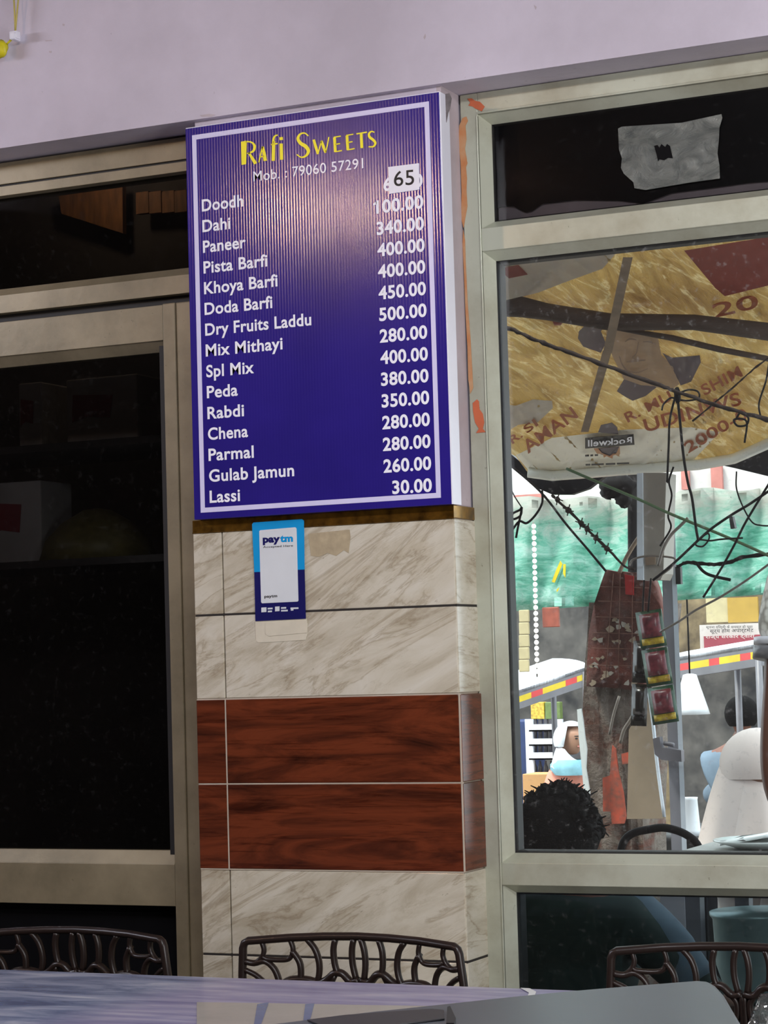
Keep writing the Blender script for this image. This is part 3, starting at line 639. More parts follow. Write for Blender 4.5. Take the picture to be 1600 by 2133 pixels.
for x0, x1, y in ((362, 440, 1505), (365, 430, 1550), (575, 655, 1495), (575, 680, 1538), (725, 850, 1500), (730, 770, 1525)):
    b.prism([q(x0, y-11), q(x1, y-15), q(x1, y+11), q(x0, y+15)], (0, .0006, 0))
b.build('payment_marks', M['silver_white'], st)
rm = thing('sticker_backing', 'torn cream remnant of an older sticker below the blue one', 'sticker', loc=tuple(at(585, 1320, 0)))
Ys = -.0012
b = MB(); b.prism([q(*p) for p in ((165, 1700), (985, 1660), (995, 1900), (965, 2000), (700, 2020), (215, 2045), (175, 2010))], (0, .001, 0)); b.build('paper', M['cream'], rm)
Ys = -.0024
b = MB(); b.prism([q(*p) for p in ((320, 1760), (340, 1735), (970, 1690), (998, 1740), (985, 1890), (380, 1945), (325, 1910))], (0, .001, 0)); b.build('curled_flap', M['cream'], rm, .0004)
Ys = -.0010
tp = MB(); tp.prism([at(u, v, Ys) for u, v in ((642, 1112), (728, 1103), (730, 1118), (726, 1152), (716, 1146), (700, 1158), (682, 1152), (664, 1160), (648, 1158), (644, 1130))], (0, .0008, 0))
tag(tp.build('tape_residue', M['residue']), 'brownish patch of old tape glue on the tile right of the payment sticker', 'tape mark')

# ================================================================== FOIL SHEET on the transom
fp = [(1288, 268), (1296, 264), (1420, 256), (1503, 238), (1505, 246), (1499, 266), (1498, 290), (1495, 320), (1499, 345), (1500, 372), (1440, 380), (1345, 396), (1322, 392), (1320, 380), (1300, 362), (1294, 350), (1296, 330), (1290, 312)]
b = MB(); b.prism([at(u, v, .1590) for u, v in fp], (0, -.0015, 0))
fo = tag(b.build('foil_sheet', M['foil']), 'crumpled silver sheet stuck on the black transom glass', 'sheet')
b = MB(); b.prism([at(u, v, .1570) for u, v in ((1363, 304), (1370, 302), (1374, 308), (1378, 300), (1386, 306), (1390, 300), (1396, 304), (1399, 318), (1402, 330), (1392, 329), (1384, 334), (1374, 332), (1371, 336), (1368, 322))], (0, -.0008, 0)); b.build('torn_hole', M['film'], fo)

# ================================================================== YELLOW HANGING ORNAMENT, top left
hs = thing('hanging_ornament', 'yellow cord with white connector and yellow piece hanging at the upper left wall', 'ornament', loc=tuple(at(28, 70, -.03)))
b = MB(); b.tube([at(26, -40, -.03), at(29, 0, -.03), at(31, 35, -.03), at(32, 66, -.03)], .0025); b.tube([at(44, -40, -.03), at(38, 0, -.03), at(34, 40, -.03), at(32, 66, -.03)], .0025); b.build('cord', M['cord'], hs)
b = MB(); c = at(31, 74, -.03); b.box(c.x-.011, c.x+.011, -.04, -.02, c.z-.010, c.z+.010); b.box(c.x-.007, c.x+.008, -.045, -.015, c.z-.013, c.z+.005); b.build('connector', M['white_trim'], hs, .003)
b = MB(); c = at(2, 102, -.03); b.ball(c, .024, 8, (.85, .5, .95), .10); b.tube([at(14, 92, -.03), at(24, 82, -.03)], .003); b.build('yellow_piece', M['yellow_plastic'], hs)

# ================================================================== WARM BULB (reflected in the board) and tube fittings
lb = thing('light_bulb', 'warm bulb hanging from the ceiling in front of the price board', 'lamp', loc=(-.895, -2.86, 3.09))
b = MB(); b.ball((-.895, -2.86, 3.09), .06, 10); b.build('bulb', M['lamp'], lb)
b = MB(); b.tube([(-.895, -2.86, 3.145), (-.895, -2.86, 3.25)], .012); b.build('holder', M['white_trim'], lb)

# ================================================================== CHAIRS
def chair_back():
    """mouldings of the openwork back; x in -.27..+.27, z down from the top, digitised from one half and mirrored"""
    K = .54/1050.0
    half = [  # (points in drawing units, radius scale)
        ([(378, 418), (385, 450), (375, 480), (345, 505), (303, 500)], .8), ([(500, 408), (510, 448), (498, 482), (470, 495), (400, 492), (375, 480)], .8),
        ([(303, 500), (340, 508), (385, 500), (425, 535), (445, 600), (450, 640)], 1), ([(298, 535), (345, 560), (385, 600), (400, 640)], .9),
        ([(505, 455), (535, 505), (538, 560), (528, 590)], 1), ([(575, 405), (608, 450), (622, 510), (616, 565), (600, 588)], 1),
        ([(702, 402), (690, 450), (692, 510), (702, 548)], 1), ([(788, 400), (776, 450), (775, 510), (786, 572)], 1),
        ([(445, 610), (490, 582), (560, 580), (615, 592), (650, 580), (690, 550), (725, 552), (760, 584), (800, 578)], 1.25),
        ([(298, 700), (360, 690), (420, 660), (450, 640), (445, 610)], 1), ([(298, 860), (350, 800), (400, 740), (420, 660)], 1),
        ([(528, 590), (520, 660), (490, 720), (480, 800), (500, 900)], 1), ([(620, 592), (640, 660), (640, 760), (620, 900)], 1),
        ([(690, 555), (660, 620), (670, 690), (720, 720), (770, 690), (780, 620), (755, 580)], 1), ([(720, 720), (715, 800), (720, 900)], 1), ([(800, 578), (800, 700), (800, 900)], 1),
    ]
    def P(x, y):
        X = (x-805)*K; Z = -(y-395)*K
        lean = .10*(-Z); curve = -.05*(1-(X/.27)**2)   # leans and cups away from the table side
        return Vector((X*(1+.10*(-Z)), lean*-1.0-curve*-1.0, Z))
    ribs = []
    for pts, r in half:
        a = [P(x, y) for x, y in pts]; ribs.append((smooth_path(a, 4), r))
        bb = [P(1610-x, y) for x, y in pts]; ribs.append((smooth_path(bb, 4), r))
    rim = [P(x, y) for x, y in ((280, 960), (285, 700), (290, 560), (298, 440), (305, 420), (320, 411), (500, 399), (650, 393), (805, 390), (960, 393), (1110, 399), (1290, 411), (1305, 420), (1312, 440), (1320, 560), (1325, 700), (1330, 960))]
    return ribs, rim, P
def make_chair(label):
    t = thing('plastic_chair', label, 'chair', 'dark brown plastic chairs along the wall')
    ribs, rim, P = chair_back(); ZT = .795
    s = lambda p: Vector((p.x, -p.y, p.z+ZT))      # +y is the back side, towards the wall
    b = MB(); b.tube([s(p) for p in rim], .0092, 8, flat=1.2); b.tube([s(P(x, 955)) for x in range(280, 1340, 105)], .012, 8); b.build('backrest_frame', M['chair'], t)
    b = MB()
    for pts, r in ribs: b.tube([s(p) for p in pts], .0072*r, 6, flat=1.5)
    b.build('backrest_lattice', M['chair'], t)
    b = MB(); b.sheet([[(x*(.23-.02*j/6), -.02-.42*j/6+0, .445-.018*math.sin(math.pi*j/6)*(1-x*x)) for x in [k/5 for k in range(-5, 6)]] for j in range(7)], (0, 0, -.018)); b.build('seat', M['chair'], t)
    for sx in (-1, 1):
        for y0, y1 in ((-.03, .04), (-.42, -.45)):
            b = MB(); b.tube([(sx*.215, y0, .44), (sx*.235, (y0+y1)/2, .22), (sx*.25, y1, 0)], [.022, .019, .017], 8); b.build('leg', M['chair'], t)
        b = MB(); b.tube(smooth_path([(sx*.275, .005, .60), (sx*.285, -.15, .625), (sx*.28, -.34, .62), (sx*.25, -.42, .56), (sx*.225, -.42, .44)], 4), .016, 8, flat=.7); b.build('armrest', M['chair'], t)
    return t
ch = make_chair('dark brown lattice-back plastic chair standing in front of the tiled pillar')
ch.location = (.508, -.255, 0)
c2 = copy_tree(ch); c2['label'] = 'dark brown lattice-back plastic chair in front of the left glass door'; c2.location = (-.225, -.245, -.004)
c3 = copy_tree(ch); c3['label'] = 'dark brown lattice-back plastic chair below the right window'; c3.location = (1.37, -.25, .0)

# ================================================================== TABLE
tb = thing('dining_table', 'table with glossy blue marble-print top in front of the pillar', 'table', loc=(.2, -1.0, 0))
TZ = .75
def rounded(x0, x1, y0, y1, r, z, n=6):
    out = []
    for cx, cy, a0 in ((x1-r, y1-r, 0), (x0+r, y1-r, 90), (x0+r, y0+r, 180), (x1-r, y0+r, 270)):
        for k in range(n+1):
            a = math.radians(a0+90*k/n); out.append((cx+r*math.cos(a), cy+r*math.sin(a), z))
    return out
b = MB(); b.prism(rounded(-1.6, 1.235, -1.42, -.545, .04, TZ), (0, 0, -.028)); b.build('tabletop', M['table'], tb, .004)
b = MB(); pz = TZ+.0006
b.prism([atz(u, v, pz) for u, v in ((410, 2088), (560, 2090), (760, 2094), (905, 2096), (1000, 2092), (900, 2135), (800, 2160), (410, 2160))], (0, 0, .0006)); b.build('reflected_tile_patch', M['cream_reflection'], tb)  # reflection of the pillar tiles painted on the glossy top
pz = TZ+.0016
for pts in (((536, 2092), (560, 2088), (542, 2140), (528, 2140)), ((636, 2092), (655, 2090), (648, 2118), (640, 2140), (630, 2140))):
    b = MB(); b.prism([atz(u, v, pz) for u, v in pts], (0, 0, .0005)); b.build('reflected_slat_stripe', M['blue_reflection'], tb)  # reflected chair slats painted as stripes
b = MB(); b.prism([atz(u, v, pz) for u, v in ((1084, 2058), (1104, 2059), (1117, 2066), (1113, 2078), (1098, 2078), (1102, 2068))], (0, 0, .0005)); b.build('white_printed_band', M['white_stripe'], tb)
for x in (-1.5, .95):
    for y in (-1.32, -.65):
        b = MB(); b.box(x-.02, x+.02, y-.02, y+.02, 0, TZ-.028); b.build('leg', M['case_dark'], tb)
b = MB(); b.box(-1.5, .95, -1.32, -1.29, .66, .722); b.box(-1.5, .95, -.68, -.65, .66, .722); b.build('apron', M['case_dark'], tb)

# ================================================================== DARK COUNTER in the foreground
ct = thing('serving_counter', 'dark grey flat-topped counter corner in the right foreground', 'counter', loc=(1.6, -2.0, 0))
CZ = .90
base = [atz(u, v, CZ) for u, v in ((480, 2142), (560, 2133), (760, 2108), (1060, 2076), (1180, 2064), (1300, 2054), (1400, 2046), (1452, 2042), (1478, 2044), (1492, 2052), (1510, 2072), (1548, 2136))]
base += [Vector((1.98, -2.2, CZ)), Vector((1.35, -2.35, CZ))]
b = MB(); b.prism(base, (0, 0, -.05)); b.build('counter_top', M['case'], ct, .006)
b = MB(); cz2 = CZ+.001
b.prism([atz(u, v, cz2) for u, v in ((640, 2126), (720, 2116), (900, 2103), (925, 2106), (926, 2124), (700, 2150))], (0, 0, .0015)); b.build('inset_strip', M['case_dark'], ct)
b = MB(); b.prism([atz(u, v, cz2) for u, v in ((932, 2106), (938, 2104), (950, 2130), (946, 2140), (930, 2140))], (0, 0, .006)); b.build('black_tab', M['black_tape'], ct)
cen = sum(base, Vector())/len(base)
b = MB(); b.prism([Vector((cen.x+(p.x-cen.x)*.86, cen.y+(p.y-cen.y)*.86, .85)) for p in base], (0, 0, -.85)); b.build('cabinet_body', M['case_dark'], ct)

pb = MB(); rows = []
for i in range(9):
    rows.append([at(1556+j*9-(i < 5)*(5-i)*-6+random.uniform(-3, 3), 2070+i*12+random.uniform(-4, 4), -.29+random.uniform(-.012, .012)) for j in range(9)])
pb.sheet(rows, (.0, .004, 0)); tag(pb.build('plastic_bag', M['bag']), 'crumpled clear plastic bag hanging on the right lattice chair', 'bag')

# ================================================================== STOREROOM CONTENTS seen through the left door
store = thing('storage_shelf', 'dim shelf unit behind the left door glass', 'shelf', loc=(-.9, .8, 0))
sh = MB()
SHZ = [at(100, 935, .62).z, at(100, 1172, .62).z, .9]
for z, nm in zip(SHZ, 'abc'):
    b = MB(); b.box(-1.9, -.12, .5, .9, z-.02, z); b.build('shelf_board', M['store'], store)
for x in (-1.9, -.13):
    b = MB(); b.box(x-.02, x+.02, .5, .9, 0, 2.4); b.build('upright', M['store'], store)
def carton(name, label, u0, u1, v0, v1, Y, D, zb=None, mats=('packet_white', 'packet_red')):
    a = at(u0, v1, Y); c = at(u1, v0, Y); z0 = zb if zb is not None else a.z
    t = thing(name, label, 'packet', 'packets on the dim shelf', loc=((a.x+c.x)/2, Y+D/2, z0))
    b = MB(); b.box(a.x, c.x, Y, Y+D, z0, c.z); b.build('carton', M[mats[0]], t, .004)
    h = c.z-z0; wx = c.x-a.x
    b = MB(); b.prism([(a.x+.08*wx, Y-.001, z0+.35*h), (a.x+.3*wx, Y-.001, z0+.42*h), (a.x+.62*wx, Y-.001, z0+.38*h), (a.x+.66*wx, Y-.001, z0+.72*h), (a.x+.1*wx, Y-.001, z0+.76*h)], (0, -.001, 0)); b.build('red_label', M[mats[1]], t)
    return t
carton('food_carton', 'large dim carton with red label on the upper storeroom shelf', 140, 285, 778, 930, .60, .16, SHZ[0])
carton('food_carton', 'narrow dim carton with red label at the left of the upper storeroom shelf', 40, 86, 795, 905, .60, .14, SHZ[0])
carton('food_carton', 'dim carton with red label at the left of the lower storeroom shelf', -30, 84, 1000, 1166, .60, .16, SHZ[1])
mb_ = MB(); c = at(195, 1130, .68)
mb_.lathe((c.x, .70, SHZ[1]), [(.17, 0), (.15, .06), (.10, .11), (.04, .145), (.005, .15)], 14)
tag(mb_.build('snack_heap', M['packet_olive']), 'dark heap of wrapped snacks beside the carton on the lower storeroom shelf', 'snacks')
b = MB(); b.prism([at(u, v, .97) for u, v in ((122, 405), (255, 384), (256, 486), (128, 445))], (0, .02, 0)); tag(b.build('brown_board', M['plank']), 'brown cardboard panel seen through the left transom glass', 'cardboard')
for k, (u0, u1) in enumerate(((284, 309), (311, 335), (338, 362), (364, 388))):
    b = MB(); a = at(u0, 446-k, .97); c = at(u1, 398-k, .97); b.box(a.x, c.x, .97, .99, a.z, c.z)
    tag(b.build('wooden_plank', M['plank']), ['brown plank nearest the cardboard panel behind the left transom', 'second brown plank right of the cardboard panel behind the left transom', 'third brown plank right of the cardboard panel behind the left transom', 'brown plank nearest the price board behind the left transom'][k], 'plank', 'planks behind the left transom')
l = bpy.data.lights.new('storeroom_fill', 'POINT'); l.energy = 1.3; l.color = (1, .75, .5); l.shadow_soft_size = .03  # unseen warm fill added to brighten the storeroom contents
o = bpy.data.objects.new('storeroom_fill', l); COL.objects.link(o); o.location = (-.75, .75, 2.88)
l = bpy.data.lights.new('storeroom_glow', 'POINT'); l.energy = .15; l.color = (.9, .95, 1); l.shadow_soft_size = .03  # second unseen fill light, added for the shelf packets
o = bpy.data.objects.new('storeroom_glow', l); COL.objects.link(o); o.location = (-.45, .36, 1.75)

# ================================================================== STREET
b = MB(); b.box(-14, 8, .31, 14, -.2, -.05); struct(b.build('ground', M['ground']))
def rect(mb, u0, u1, v0, v1, Y, D):
    a = at(u0, v1, Y); c = at(u1, v0, Y); mb.box(a.x, c.x, Y, Y+D, a.z, c.z); return mb
def quad(mb, pts, Y, D):
    mb.prism([at(u, v, Y) for u, v in pts], (0, D, 0)); return mb

# far building and shops
sb = thing('shop_building', 'row of dim weathered shops across the street', 'building', loc=(-2.5, 10, -.05))
b = MB(); b.box(-9, 3, 10, 10.3, -.05, 2.35); b.build('wall', M['shop'], sb)
b = MB(); rect(b, 1040, 1235, 1255, 1800, 9.9, .05); b.build('dark_opening', M['shop_dark'], sb)
b = MB(); rect(b, 1415, 1700, 1385, 1800, 9.9, .05); b.build('dark_opening', M['shop_dark'], sb)
hb = thing('apartment_house', 'pale house with pink trim rising beyond the green tarp', 'building', loc=(-3, 13, 0))
b = MB(); b.box(-12, 4, 13, 13.4, -.05, 3.08); b.build('wall', M['building'], hb)
b = MB(); rect(b, 1482, 1503, 970, 1020, 12.95, .04); b.build('pink_shutter', M['pinkb'], hb)
b = MB(); rect(b, 1420, 1434, 975, 1020, 12.95, .04); b.build('pink_shutter', M['pinkb'], hb)
b = MB(); rect(b, 1070, 1130, 1028, 1044, 12.95, .04); b.build('pink_band', M['pinkb'], hb)

# green tarp
N = 50; rows = []
for i in range(9):
    r = []
    for j in range(N+1):
        u = 790+j*24
        vt = 1037+4*math.sin(u*.05)-(18 if u > 1400 else 0); vb = 1274-(u-1060)*.067
        v = vt+(vb-vt)*i/8
        r.append(at(u, v, 5.0+.06*math.sin(u*.06+i*.5)+.05*math.sin(u*.021)-.05*i/8))
    rows.append(r)
b = MB(); b.sheet(rows, (0, .006, 0)); gt = tag(b.build('green_tarpaulin', M['green']), 'faded green tarpaulin stretched across the street behind the wires', 'tarpaulin')
b = MB(); quad(b, [(1158, 1190), (1168, 1168), (1172, 1175), (1156, 1214), (1150, 1212)], 4.9, -.004); quad(b, [(1174, 1175), (1179, 1175), (1177, 1245), (1173, 1246)], 4.9, -.004); quad(b, [(1160, 1228), (1172, 1218), (1172, 1240), (1161, 1240)], 4.9, -.004); b.build('yellow_tape', M['yellow_band'], gt)

# printed tarp canopy (a plane sloping down away from the window)
A_, B_, C_ = at(1000, 470, 1.0), at(1700, 470, 1.05), at(1350, 985, 2.6)
TN = (B_-A_).cross(C_-A_).normalized()
if TN.dot(CAM-A_) < 0: TN = -TN
def wrinkle(u, v):
    a = v*.052+u*.030+2.2*math.sin(u*.011+v*.004)+1.3*math.sin(v*.017-u*.006)
    c = v*.030-u*.046+2.0*math.sin(v*.013)
    m1 = .5+.5*math.sin(u*.012+v*.009+1); m2 = .5+.5*math.sin(v*.014-u*.010)
    return .012*(1-abs(math.sin(a)))**3*m1+.010*(1-abs(math.sin(c)))**3*m2
def S(u, v, lift=0.0):
    d = ray(u, v); t = (A_+TN*(lift+wrinkle(u, v))-CAM).dot(TN)/d.dot(TN); return CAM+d*t
def draped(poly, lift, step=9):
    """a flat outline cut into small cells and laid on the wrinkled banner"""
    bm = bmesh.new(); bm.faces.new([bm.verts.new((u, v, 0)) for u, v in poly])
    us = [p[0] for p in poly]; vs_ = [p[1] for p in poly]
    for ax, lo, hi in ((0, min(us), max(us)), (1, min(vs_), max(vs_))):
        x = lo+step
        while x < hi:
            co = [0, 0, 0]; co[ax] = x; no = [0, 0, 0]; no[ax] = 1
            bmesh.ops.bisect_plane(bm, geom=bm.verts[:]+bm.edges[:]+bm.faces[:], plane_co=co, plane_no=no); x += step
    bm.verts.index_update()
    P = [S(v.co.x, v.co.y, lift) for v in bm.verts]; F = [tuple(v.index for v in f.verts) for f in bm.faces]; bm.free()
    return P, F
canopy = thing('canopy_banner', 'tan printed banner used as a sagging canopy outside the right window', 'banner', loc=tuple(S(1300, 800)))
poly = [(960, 430), (2100, 385), (2100, 740), (1800, 850), (1600, 920), (1530, 955), (1455, 968), (1360, 975), (1300, 979), (1230, 985), (1150, 992), (1100, 984), (1075, 950), (1045, 935), (980, 930)]
b = MB(); b.add(*draped(poly, 0, 9), True); so = b.build('sheet', M['tarp'], canopy)
sm_ = so.modifiers.new('thickness', 'SOLIDIFY'); sm_.thickness = .003; sm_.offset = 0
def pr(name, mt, polys, lift=.004):
    for p in polys:
        b = MB(); b.add(*draped(p, lift), True); b.build(name, M[mt], canopy)
pr('grey_printed_area', 'print_grey', [[(1030, 548), (1290, 520), (1255, 560), (1185, 585), (1120, 610), (1030, 632)], [(1046, 842), (1075, 845), (1110, 832), (1150, 835), (1152, 850), (1120, 880), (1080, 885), (1046, 905)]])
pr('maroon_printed_area', 'print_maroon', [[(1425, 522), (1620, 490), (1620, 590), (1510, 617), (1490, 600)], [(1040, 560), (1080, 552), (1100, 572), (1060, 580)], [(1150, 667), (1178, 665), (1168, 678), (1155, 678)]], .006)
pr('pale_hem_reflection', 'hem_reflection', [[(1075, 948), (1150, 912), (1300, 895), (1440, 890), (1500, 900), (1430, 974), (1300, 979), (1230, 985), (1150, 991), (1105, 985)]])  # white freezer reflected in the window glass, painted on the banner
pr('portrait_face', 'print_skin', [[(1262, 690), (1300, 680), (1370, 700), (1378, 740), (1400, 760), (1415, 800), (1400, 812), (1330, 800), (1300, 790), (1275, 740)]])
pr('portrait_hair', 'print_purple', [[(1206, 690), (1225, 672), (1262, 678), (1252, 690), (1262, 715), (1252, 735), (1215, 722), (1204, 705)]])
pr('portrait_collar', 'print_purple', [[(1380, 735), (1400, 745), (1458, 740), (1460, 755), (1440, 795), (1418, 803), (1402, 770)], [(1285, 815), (1300, 790), (1335, 802), (1370, 805), (1345, 825), (1318, 835), (1300, 825)]])
for pts, ws in (([(1302, 712), (1312, 706), (1326, 708)], 4), ([(1340, 712), (1354, 712), (1366, 718)], 4), ([(1330, 712), (1326, 735), (1318, 745), (1330, 750)], 3), ([(1305, 754), (1320, 752), (1345, 750)], 5), ([(1300, 770), (1325, 776), (1350, 768)], 3), ([(1290, 742), (1300, 765), (1330, 790), (1360, 795)], 4)):
    b = MB(); P_, W_ = curve_w(pts, [ws*.5, ws, ws*.5], 4); ribbon(b, P_, W_, lambda x, y: S(x, y, .013)); b.build('portrait_line', M['print_shade'], canopy)
def pts_on(u0, v0, u1, v1, sh, lift):
    def fn(s, t):
        k = s
        return S(u0+(u1-u0)*k+sh[0]*t, v0+(v1-v0)*k+sh[1]*t, lift)
    return fn
for body, u0, v0, u1, v1, cap in (('20', 1488, 662, 1582, 640, 28), ('SHIM', 1468, 824, 1548, 782, 22), ('R. MU', 1308, 880, 1402, 832, 20), ('UDINWS', 1346, 900, 1546, 842, 26), ('2000-0', 1434, 944, 1560, 868, 22), ('R.', 1068, 925, 1090, 909, 16), ('SI', 1098, 903, 1122, 885, 16), ('AMAN', 1100, 945, 1205, 868, 26)):
    L = math.hypot(u1-u0, v1-v0)
    # text plane in picture units laid on the banner
    d = ((u1-u0)/L, (v1-v0)/L); nrm = (d[1], -d[0])
    b = MB(); write(b, body, lambda s, t: S(u0+d[0]*s+nrm[0]*t, v0+d[1]*s+nrm[1]*t, .008), L, cap, .02); b.build('red_lettering', M['print_red'], canopy)
b = MB(); b.prism([S(u, v, .020) for u, v in ((1219, 912), (1320, 904), (1322, 926), (1219, 934))], TN*.001); b.build('reflected_logo_strip', M['black_ink'], canopy)  # dark strip of the freezer's reflected logo, painted on the banner
b = MB(); L = math.hypot(92, 7); write(b, 'Rockwell', lambda s, t: S(1225+s*.997, 930-s*.075-t, .024), 92, 13, .02, mirror=True); b.build('reflected_logo', M['white_trim'], canopy)  # reads backwards because it paints a reflection in the glass
for mt, p in (('print_purple', [(1246, 900), (1252, 885), (1275, 880), (1286, 890), (1288, 904)]), ('print_purple', [(1242, 934), (1290, 930), (1284, 944), (1268, 950), (1252, 946)]), ('yellow_band', [(1237, 934), (1246, 934), (1256, 946), (1270, 950), (1284, 944), (1291, 929), (1292, 945), (1288, 950), (1278, 944), (1276, 955), (1266, 948), (1258, 953), (1256, 944), (1244, 945)])):
    b = MB(); b.prism([S(u, v, .014 if mt == 'print_purple' else .017) for u, v in p], TN*.001); b.build('reflected_emblem', M['orange' if mt == 'yellow_band' else mt], canopy)  # emblem belonging to the painted freezer reflection
for u0, v0, ln in ((1219, 949, 8), (1230, 948.5, 6), (1239, 948, 7), (1220, 968, 10), (1232, 967.5, 26), (1262, 966.5, 20), (1285, 965.5, 26)):
    b = MB(); b.prism([S(u, v, .016) for u, v in ((u0, v0-1.6), (u0+ln, v0-1.8-ln*.03), (u0+ln, v0+1.4-ln*.03), (u0, v0+1.6))], TN*.001); b.build('reflected_print_mark', M['black_ink'], canopy)  # unreadable lettering of the painted reflection
b = MB(); b.tube([S(u, v, .02) for u, v in ((1100, 984), (1150, 991), (1230, 985), (1300, 979), (1360, 975), (1455, 968), (1530, 955), (1620, 915))], .018, 8); b.build('freezer_reflection_roll', M['hem_reflection'], canopy)
def tubeobj(name, label, cat, pts, r, mt, Y=None, group=None, n=6, k=4, jitter=0, parent=None):
    P = [at(u, v, Y) if not isinstance(Y, (list, tuple)) else at(u, v, Y[i]) for i, (u, v) in enumerate(pts)]
    r = r*(.62 if label and cat == 'wire' else 1)
    b = MB(); b.tube(smooth_path(P, k) if len(P) > 2 else P, r, n, jitter=jitter); o = b.build(name, M[mt], parent)
    if label: tag(o, label, cat, group)
    return o
tb2 = MB(); tb2.tube([S(1040, 644, .06), S(1085, 640, .06), S(1140, 650, .06), S(1270, 670, .06), S(1445, 672, .06), S(1640, 695, .06)], [.02, .03, .026, .024, .022, .026], 8, jitter=.1)
tag(tb2.build('canopy_pole', M['wood_pole']), 'dark wooden pole running across under the tan banner', 'pole')
tb2 = MB(); tb2.tube([S(1280, 683, .05), S(1400, 704, .05), S(1500, 728, .05), S(1640, 755, .05)], [.006, .009, .009, .008], 6)
tag(tb2.build('guy_rope', M['wood_pole']), 'thin dark cord below the wooden pole under the banner', 'cord')
sk = MB(); sk.hexa([S(1298, 536, .11), S(1318, 536, .11), S(1275, 735, .11), S(1256, 735, .11)], [S(1298, 536, .124), S(1318, 536, .124), S(1275, 735, .124), S(1256, 735, .124)])
sk.hexa([S(1256, 730, .11), S(1275, 730, .11), S(1226, 900, .11), S(1210, 900, .11)], [S(1256, 730, .124), S(1275, 730, .124), S(1226, 900, .124), S(1210, 900, .124)])
tag(sk.build('wooden_batten', M['stick']), 'grey wooden batten slanting down under the tan banner', 'batten')
# black tarp below the canopy
b = MB(); b.prism([at(u, v, 2.66) for u, v in ((1045, 930), (1100, 975), (1150, 985), (1265, 975), (1262, 990), (1225, 1018), (1190, 1030), (1150, 1030), (1115, 1015), (1080, 985), (1045, 950))], (0, .03, 0)); tag(b.build('black_tarpaulin', M['film']), 'black sheet hanging under the left corner of the banner', 'tarpaulin')
b = MB(); b.prism([at(u, v, 2.66) for u, v in ((1490, 966), (1540, 945), (1640, 905), (1640, 1000), (1600, 992), (1530, 975))], (0, .03, 0)); tag(b.build('black_tarpaulin', M['film']), 'black sheet hanging under the right corner of the banner', 'tarpaulin')
b = MB(); b.ball(at(1290, 1012, 3.1), .05, 8, (1.2, 1, .8), .2); b.ball(at(1300, 1040, 3.1), .03, 8, (1, 1, 1), .2); b.ball(at(1272, 1015, 3.1), .04, 8, (1, 1, 1), .2); tag(b.build('cable_bundle', M['wire']), 'dark tangled bundle of cable under the banner by the thin pole', 'cable')

# posts
sp = thing('steel_post', 'square grey steel post with a pale right edge outside the window', 'post', loc=tuple(at(1400, 1700, 2.2)))
b = MB(); b.hexa([at(1372, 990, 2.2), at(1392, 990, 2.2), at(1424, 1800, 2.2), at(1400, 1800, 2.2)], [at(1372, 990, 2.26), at(1392, 990, 2.26), at(1424, 1800, 2.26), at(1400, 1800, 2.26)]); b.build('grey_face', M['steel'], sp)
b = MB(); b.hexa([at(1392, 990, 2.195), at(1402, 990, 2.195), at(1432, 1800, 2.195), at(1422, 1800, 2.195)], [at(1392, 990, 2.26), at(1402, 990, 2.26), at(1432, 1800, 2.26), at(1422, 1800, 2.26)]); b.build('pale_edge', M['steel_light'], sp)
b = MB(); z = at(1400, 1800, 2.2); b.box(z.x-.04, z.x+.04, 2.19, 2.27, -.05, z.z); b.build('post_foot', M['steel'], sp)
b = MB(); quad(b, [(1366, 1538), (1380, 1534), (1384, 1556), (1425, 1562), (1426, 1586), (1384, 1582), (1370, 1570)], 2.17, -.03); b.tube([at(1383, 1548, 2.15), at(1404, 1552, 2.15)], .007); b.build('clamp', M['grey_metal'], sp)
b = MB(); rect(b, 1408, 1417, 1180, 1217, 2.18, .02); b.build('black_clip', M['black_tape'], sp)
b = MB(); b.tube([at(1319, 970, 3.2), at(1320, 1205, 3.2), at(1330, 1500, 3.2), at(1335, 1700, 3.2)], .022, 8); b.box(at(1335, 1700, 3.2).x-.02, at(1335, 1700, 3.2).x+.02, 3.18, 3.22, -.05, at(1335, 1700, 3.2).z); tag(b.build('dark_pole', M['wire']), 'thin dark pole left of the sheet-metal box outside', 'pole')
mbx = thing('meter_box', 'tall pale sheet-metal box fixed in front of the steel post', 'box', loc=tuple(at(1350, 1100, 2.1)))
b = MB(); quad(b, [(1338, 985), (1388, 985), (1382, 1195), (1376, 1208), (1340, 1208)], 2.05, .10); b.build('box_body', M['sheet'], mbx)
b = MB(); quad(b, [(1327, 986), (1338, 985), (1340, 1208), (1327, 1208)], 2.04, .10); b.build('pale_side', M['steel_light'], mbx)
b = MB(); quad(b, [(1345, 1160), (1366, 1158), (1366, 1176), (1346, 1178)], 2.045, -.005); b.build('brown_stain_patch', M['stick'], mbx)

